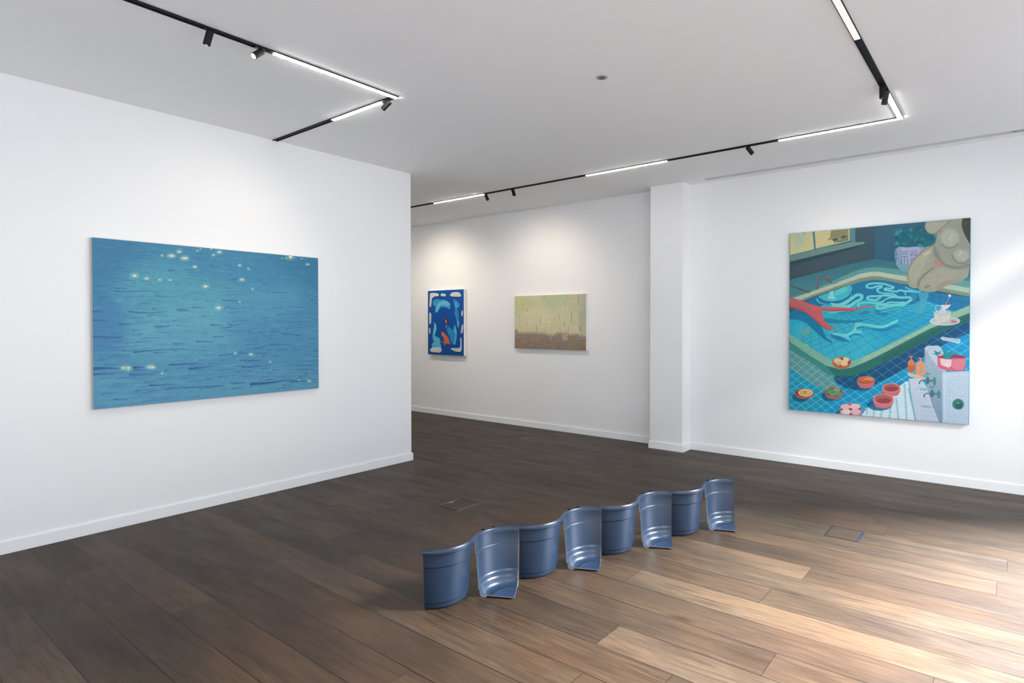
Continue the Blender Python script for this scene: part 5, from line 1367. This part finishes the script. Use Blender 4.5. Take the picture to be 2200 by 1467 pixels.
['P',(150,206,206),[(120,768),(116,779),(106,783),(95,777),(91,766),(95,755),(106,751),(116,757)],1,11.6,0.5,None],
['P',(255,238,190),[(111,767),(109,772),(106,773),(102,771),(101,767),(102,762),(106,760),(109,763)],1,1.8,1,None],
['L',(255,238,190),1.9,[(95,760),(116,774)],0,0.5,1.2,None],
['L',(255,238,190),1.9,[(96,773),(115,761)],0,0.5,1.2,None],
['P',(150,206,206),[(139,768),(134,779),(124,783),(113,777),(109,766),(114,755),(124,751),(134,757)],1,11.6,0.5,None],
['P',(255,238,190),[(129,767),(127,772),(124,773),(120,771),(119,767),(120,762),(124,760),(127,763)],1,1.8,1,None],
['L',(255,238,190),1.9,[(114,760),(134,774)],0,0.5,1.2,None],
['L',(255,238,190),1.9,[(114,773),(134,761)],0,0.5,1.2,None],
['P',(150,206,206),[(133,780),(130,787),(123,790),(116,786),(113,778),(116,771),(123,768),(130,772)],1,7.7,0.5,None],
['P',(255,238,190),[(126,779),(125,782),(123,783),(120,782),(120,779),(121,776),(123,775),(125,776)],1,1.8,1,None],
['P',(150,206,206),[(216,771),(211,783),(200,786),(189,781),(185,769),(189,758),(200,754),(211,759)],1,11.6,0.5,None],
['P',(255,238,190),[(205,771),(204,775),(200,777),(196,775),(195,770),(196,765),(200,763),(204,766)],1,1.8,1,None],
['L',(255,238,190),1.9,[(189,763),(211,777)],0,0.5,1.2,None],
['L',(255,238,190),1.9,[(190,776),(210,764)],0,0.5,1.2,None],
['P',(150,206,206),[(224,770),(219,781),(208,785),(197,779),(193,767),(197,756),(208,752),(219,758)],1,11.6,0.5,None],
['P',(255,238,190),[(214,769),(212,773),(208,775),(205,773),(203,768),(205,763),(208,762),(212,764)],1,1.8,1,None],
['L',(255,238,190),1.9,[(197,761),(219,775)],0,0.5,1.2,None],
['L',(255,238,190),1.9,[(198,774),(218,762)],0,0.5,1.2,None],
['P',(150,206,206),[(227,774),(223,783),(214,786),(206,781),(202,772),(206,763),(214,760),(223,765)],1,9,0.5,None],
['P',(255,238,190),[(218,773),(217,777),(214,778),(211,776),(210,773),(211,769),(214,768),(217,770)],1,1.8,1,None],
['L',(255,238,190),1.9,[(206,768),(223,778)],0,0.5,1.2,None],
['L',(255,238,190),1.9,[(206,778),(222,768)],0,0.5,1.2,None],
['P',(150,206,206),[(258,814),(255,820),(249,822),(243,819),(240,812),(243,806),(249,804),(255,807)],1,6.5,0.5,None],
['P',(255,238,190),[(252,813),(251,816),(249,817),(247,815),(246,813),(247,810),(249,809),(251,810)],1,1.8,1,None],
['P',(150,206,206),[(963,941),(958,950),(947,953),(937,948),(932,938),(937,929),(948,926),(959,931)],1,7.7,0.5,None],
['P',(255,238,190),[(953,940),(951,944),(947,945),(944,943),(942,939),(944,935),(948,934),(951,936)],1,1.8,1,None],
['P',(150,206,206),[(942,934),(940,938),(935,940),(929,937),(927,932),(929,928),(935,926),(940,929)],1,3.9,0.5,None],
['P',(255,238,190),[(937,933),(936,935),(935,936),(933,935),(932,933),(933,931),(935,930),(937,931)],1,1.8,1,None],
['P',(150,206,206),[(897,928),(895,932),(890,934),(885,931),(882,926),(885,922),(890,920),(895,923)],1,3.9,0.5,None],
['P',(255,238,190),[(892,927),(892,929),(890,930),(888,929),(887,927),(888,925),(890,924),(892,925)],1,1.8,1,None],
]


painting('large blue seascape with golden sun glints on the long left wall', 'y', 1.418, 3.226, 0.885, 2.103, XL, 0.038, M_CREAM,
         canvas_material('seascape_paint', paint(SEA_STROKES, 1000, 674, 0.012, 2, 0.84), 0.45, 60))
painting('small upright bright blue painting with white shapes and a seated figure', 'x', -7.395, -6.578, 0.979, 2.02, YB, 0.055, M_LINEN,
         canvas_material('blue_figure_paint', paint(MERMAID_STROKES, 320, 408, 0.02, 3, 0.95), 0.5, 40))
painting('small pale green and brown misty landscape painting between blue painting and pillar', 'x', -5.568, -4.342, 1.125, 1.881, YB, 0.042, M_LINEN,
         canvas_material('mist_paint', paint(MIST_STROKES, 480, 296, 0.015, 4, 0.97), 0.6, 60))
painting('big turquoise painting of a tiled bathing pool right of the white pillar', 'x', -1.812, -0.285, 0.573, 2.437, YB, 0.042, M_TEALEDGE,
         canvas_material('bathing_pool_paint', paint(BATH_STROKES, 800, 976, 0.012, 5, 0.88), 0.5, 50))

# ------------------------------------------------------------------ serpentine of cut planters
OUT = [(0.0, 0.009), (0.150, 0.009), (0.158, 0.0), (0.178, 0.0), (0.187, 0.006), (0.1915, 0.016), (0.1940, 0.0330), (0.1900, 0.0350), (0.1900, 0.0380), (0.1990, 0.0390), (0.2000, 0.042),
       (0.2106, 0.2270), (0.2065, 0.2285), (0.2065, 0.2315), (0.2168, 0.2325), (0.2170, 0.2360), (0.2185, 0.3015)]
INN = [(0.2145, 0.3015), (0.2110, 0.2400), (0.2098, 0.2368), (0.2080, 0.2338), (0.2045, 0.2318), (0.2028, 0.2270), (0.1962, 0.0960), (0.1950, 0.0900), (0.1910, 0.0860), (0.1895, 0.0810),
       (0.1880, 0.0660), (0.1865, 0.0610), (0.1825, 0.0575), (0.1805, 0.0520), (0.1770, 0.034), (0.1690, 0.021), (0.1560, 0.0145), (0.140, 0.0130), (0.126, 0.0140), (0.121, 0.0165), (0.116, 0.0170), (0.112, 0.0140), (0.0, 0.0140)]
RIM = [(0.2125, 0.3016), (0.2310, 0.3016), (0.2350, 0.3045), (0.2362, 0.3120), (0.2350, 0.3220), (0.2300, 0.3285), (0.2240, 0.3300), (0.2180, 0.3270), (0.2145, 0.3200)]
NODES = [(-2.330, 2.104), None, (-2.184, 2.715), None, (-2.006, 3.331), None, (-1.812, 3.945), None, (-1.591, 4.547)]
for i in (1, 3, 5, 7):
    NODES[i] = ((NODES[i - 1][0] + NODES[i + 1][0]) / 2 - 0.003, (NODES[i - 1][1] + NODES[i + 1][1]) / 2 + 0.002)
serp = empty('planter_sculpture', (-1.96, 3.33, 0))
tag(serp, 'waving row of quartered slate blue plastic plant pots standing on the wooden floor', 'sculpture')


def arc_mesh(prof, a0, a1, seg=40):
    bm = bmesh.new()
    lathe(bm, prof, a0, a1, seg, capmat=1)
    return bm


for k in range(8):
    p, q = Vector(NODES[k]), Vector(NODES[k + 1])
    chord = (q - p)
    W_ = chord.normalized()
    side = Vector((W_.y, -W_.x))                 # towards the viewer's side of the row
    Rr = 0.2265
    hd = math.sqrt(max(Rr * Rr - (chord.length / 2) ** 2, 1e-6))
    convex = (k % 2 == 0)
    ctr = (p + q) / 2 + side * (-hd if convex else hd)
    a0 = math.atan2(p.y - ctr.y, p.x - ctr.x)
    a1 = math.atan2(q.y - ctr.y, q.x - ctr.x)
    while a1 - a0 > math.pi: a1 -= 2 * math.pi
    while a1 - a0 < -math.pi: a1 += 2 * math.pi
    lo, hi = min(a0, a1) + 0.004, max(a0, a1) - 0.004
    bm = arc_mesh(OUT + INN, lo, hi)
    sec = link('pot_section', bm, [M_POT, M_CUT], serp, smooth=True, loc=(ctr.x - serp.location.x, ctr.y - serp.location.y, 0))
    link('rim', arc_mesh(RIM, lo - 0.003, hi + 0.003), [M_POT, M_CUT], sec, smooth=True)
    if not convex:
        for t in (0.34, 0.56):
            a = a0 + (a1 - a0) * t
            bm = bmesh.new()
            vs = box(bm, -0.007, 0.007, -0.004, 0.004, -0.002, 0.006)
            bmesh.ops.rotate(bm, verts=vs, cent=(0, 0, 0), matrix=Matrix.Rotation(a, 3, 'Z'))
            bmesh.ops.translate(bm, verts=vs, vec=(0.226 * math.cos(a), 0.226 * math.sin(a), 0.330))
            link('rim_clip', bm, M_BLACK, sec)

# ------------------------------------------------------------------ lighting tracks in the ceiling
TW = 0.040                                        # track width
AX, BY, CY, DX = -3.402, 2.820, 5.645, -0.683     # centre lines


def u_track(bm, axis, c, s0, s1):
    """black U channel hanging 4 mm under the ceiling, two thin rails"""
    h = TW / 2
    for lo, hi, z0 in ((-h, h, H - 0.003), (-h, -h + 0.003, H - 0.009), (h - 0.003, h, H - 0.009)):
        z1 = H - 0.0003 if z0 == H - 0.003 else H - 0.003
        if axis == 'x':
            box(bm, s0, s1, c + lo, c + hi, z0, z1)
        else:
            box(bm, c + lo, c + hi, s0, s1, z0, z1)


def track(label, segs):
    root = empty('lighting_track', (segs[0][1] if segs[0][0] == 'y' else segs[0][2], segs[0][2] if segs[0][0] == 'y' else segs[0][1], H))
    tag(root, label, 'track light')
    for axis, c, s0, s1 in segs:
        bm = bmesh.new()
        u_track(bm, axis, c, s0, s1)
        o = link('track_profile', bm, M_BLACK, root)
        o.location = -root.location
    return root


track('black L-shaped ceiling track ending at the long left wall', [('y', AX, YF + 0.3, BY + TW / 2), ('x', BY, XL, AX - TW / 2)])
track('long black L-shaped ceiling track running past the pillar toward the rear room', [('x', CY, XFAR + 0.5, DX + TW / 2), ('y', DX, YF + 0.3, CY - TW / 2)])


track('short black ceiling track added out of view in the rear room', [('x', 3.9, -9.3, -5.6)])  # invented track, only there to carry the second rear fill strip


def linear(label, axis, c, s0, s1, m=None):
    h = TW / 2 - 0.0045
    root = empty('linear_light', ((s0 + s1) / 2, c, H - 0.003) if axis == 'x' else (c, (s0 + s1) / 2, H - 0.003))
    tag(root, label, 'linear light', 'glowing strips in the ceiling tracks')
    L = (s1 - s0) / 2
    a = (-L, L, -h - 0.001, h + 0.001, -0.002, -0.0002)
    d = (-L + 0.002, L - 0.002, -h, h, -0.0095, -0.002)
    if axis == 'y':
        a = (a[2], a[3], a[0], a[1], a[4], a[5])
        d = (d[2], d[3], d[0], d[1], d[4], d[5])
    boxes('housing', [a], M_BLACK, root)
    boxes('diffuser', [d], m or M_LED, root, bevel=0.002)


linear('long lit strip leading to the corner of the left track', 'y', AX, 1.900, BY + 0.018)
linear('short lit strip between the black spotlight at the track corner and the left wall', 'x', BY, -4.160, -3.560)
linear('faint pinkish strip cut by the top edge of the photo above the far right track', 'y', DX, 2.700, 3.915, M_LED_DIM)
linear('short lit strip at the right corner of the long track', 'y', DX, 4.990, CY - TW / 2 - 0.002)
linear('longest lit strip, on the long track in front of the big pool painting', 'x', CY, -1.595, DX + 0.018)
linear('lit strip in the middle of the long track, left of the pillar top', 'x', CY, -3.595, -2.652)
linear('farthest lit strip, seen just past the end of the left wall', 'x', CY, -6.000, -5.090)
linear('added fill strip deep in the rear room, out of view beyond the farthest strip', 'x', CY, -9.4, -7.2)  # unseen strip, added to raise the ambient light in the rear room
linear('second added fill strip of the rear room, out of view on its own short track', 'x', 3.9, -9.0, -5.9)  # also unseen and added, more fill for the rear walls


def spotlight(label, x, y, d, m=None, lens=M_GREY, watt=0.0, length=0.078, rad=0.0195, cone=50, col=(1.0, 0.86, 0.68), group='small spotlights clipped to the ceiling tracks', side='y'):
    root = empty('track_spotlight', (x, y, H - 0.009))
    tag(root, label, 'spotlight', group)
    m = m or M_BLACK
    ad = (-0.0155, 0.0155, -0.03, 0.03, -0.002, 0.0055)
    if side == 'x':
        ad = (ad[2], ad[3], ad[0], ad[1], ad[4], ad[5])
    boxes('track_adapter', [ad], m, root, bevel=0.001)
    d = Vector(d).normalized()
    R_ = (-d).to_track_quat('Z', 'Y').to_matrix().to_4x4()
    top = Vector((0, 0, -0.024)) + d * (-0.018)
    bm = bmesh.new()
    lathe(bm, [(0, 0), (rad - 0.002, 0), (rad, -0.002), (rad, -length + 0.001), (rad - 0.001, -length), (rad - 0.003, -length), (rad - 0.0035, -length + 0.006), (0, -length + 0.006)], seg=32)
    bmesh.ops.transform(bm, matrix=Matrix.Translation(top) @ R_, verts=bm.verts[:])
    link('spotlight_body', bm, m, root, smooth=True)
    bm = bmesh.new()
    lathe(bm, [(0, -length + 0.0058), (rad - 0.0036, -length + 0.0058), (rad - 0.0045, -length + 0.0025), (0, -length + 0.001)], seg=28)
    bmesh.ops.transform(bm, matrix=Matrix.Translation(top) @ R_, verts=bm.verts[:])
    link('lens', bm, lens, root, smooth=True)
    bm = bmesh.new()
    box(bm, -0.006, 0.006, -0.006, 0.006, -0.026, -0.001)
    link('pivot', bm, m, root)
    if watt:
        ld = bpy.data.lights.new('spot_beam', 'SPOT')
        ld.energy = watt
        ld.spot_size = math.radians(cone)
        ld.spot_blend = 0.9
        ld.shadow_soft_size = 0.02
        ld.color = col
        lo = bpy.data.objects.new('spot_beam', ld)
        COL.objects.link(lo)
        lo.parent = root
        lo.matrix_local = Matrix.Translation(top + d * (length + 0.004)) @ d.to_track_quat('-Z', 'Y').to_matrix().to_4x4()
    return root


spotlight('black spotlight hanging straight down from the left track, nearest the top left corner', AX, 1.525, (-0.36, -0.12, -0.92), watt=8, lens=M_LENS, cone=100)
spotlight('lit spotlight turned toward the room beside the start of the long lit strip', AX, 1.815, (0.10, -0.75, -0.65), m=M_BRONZE, lens=M_LENS, watt=6, cone=40)
spotlight('dark tilted spotlight under the corner of the left track', -3.475, BY, (-0.72, -0.30, -0.63), m=M_BRONZE, lens=M_LENS, watt=24, cone=84, side='x')
spotlight('upright black spotlight nearer the camera of the pair beside the right track corner', DX, 4.790, (0.0, 0.02, -1), side='y')
spotlight('leaning black spotlight of the pair nearest the right track corner', DX, 4.935, (-0.16, 0.0, -0.98), m=M_BRONZE)
spotlight('strongly tilted black spotlight on the long track facing the big pool painting', -1.855, CY, (0.36, 0.66, -0.65), lens=M_LENS, watt=12, side='x', cone=60)
spotlight('black spotlight at the right end of the farthest lit strip', -5.065, CY, (-0.06, 0.64, -0.77), lens=M_LENS, watt=24, side='x', cone=110)
spotlight('black spotlight alone on the bare track right of the farthest lit strip', -4.630, CY, (-0.16, 0.64, -0.76), lens=M_LENS, watt=20, side='x', cone=110)
spotlight('black spotlight in the rear room aimed at the blue figure painting', -6.95, CY, (-0.02, 0.64, -0.77), lens=M_LENS, watt=60, side='x', cone=110)

# ------------------------------------------------------------------ small fittings
r = empty('ceiling_sensor', (-2.089, 3.470, H))
tag(r, 'small round grey sensor flush in the middle of the ceiling', 'sensor')
bm = bmesh.new()
lathe(bm, [(0.0215, 0), (0.0385, 0), (0.0385, -0.003), (0.034, -0.005), (0.031, -0.0035), (0.0215, -0.004)], seg=40)
link('rim', bm, M_SENSOR, r, smooth=True)
bm = bmesh.new()
lathe(bm, [(0, 0), (0.0213, 0), (0.0213, -0.006), (0.018, -0.009), (0, -0.010)], seg=32)
link('sensor_eye', bm, M_GREY, r, smooth=True)


def hatch(label, x0, x1, y0, y1, mats, tab):
    r = empty('floor_hatch', ((x0 + x1) / 2, (y0 + y1) / 2, 0))
    tag(r, label, 'floor hatch')
    a, b = (x1 - x0) / 2, (y1 - y0) / 2
    le, ri, fr, bk = mats
    g = 0.0016
    boxes('lid', [(-a + le[0] + g, a - ri[0] - g, -b + fr[0] + g, b - bk[0] - g, 0.0002, 0.0012)], M_LID, r)
    boxes('frame_edge', [(-a, -a + le[0], -b, b, 0.0001, 0.0016)], le[1], r)
    boxes('frame_edge', [(a - ri[0], a, -b, b, 0.0001, 0.0016)], ri[1], r)
    boxes('frame_edge', [(-a + le[0], a - ri[0], -b, -b + fr[0], 0.0001, 0.0016)], fr[1], r)
    boxes('frame_edge', [(-a + le[0], a - ri[0], b - bk[0], b, 0.0001, 0.0016)], bk[1], r)
    if tab:
        boxes('finger_pull', [(-a + 0.006, -a + 0.024, -0.02, 0.03, 0.0012, 0.0022)], M_STEEL, r)
    return r


M_LID = M_FLOOR.copy()
M_LID.name = 'hatch_lid_oak'
M_GAP = mat('dark_gap', (0.010, 0.009, 0.010), 0.9, spec=0.1)
M_SLATE = mat('slate_metal', (0.014, 0.018, 0.032), 0.9, spec=0.05)
hatch('square floor hatch with dark rim on the pale floor right of the planter row', -1.005, -0.792, 4.675, 4.938,
      ((0.007, M_GAP), (0.016, M_SLATE), (0.009, M_GAP), (0.007, M_GAP)), False)
hatch('floor hatch edged with thin silver lines on the dark floor left of the planter row', -3.610, -3.392, 3.430, 3.688,
      ((0.004, M_STEEL), (0.004, M_STEEL), (0.004, M_GAP), (0.003, M_GAP)), True)
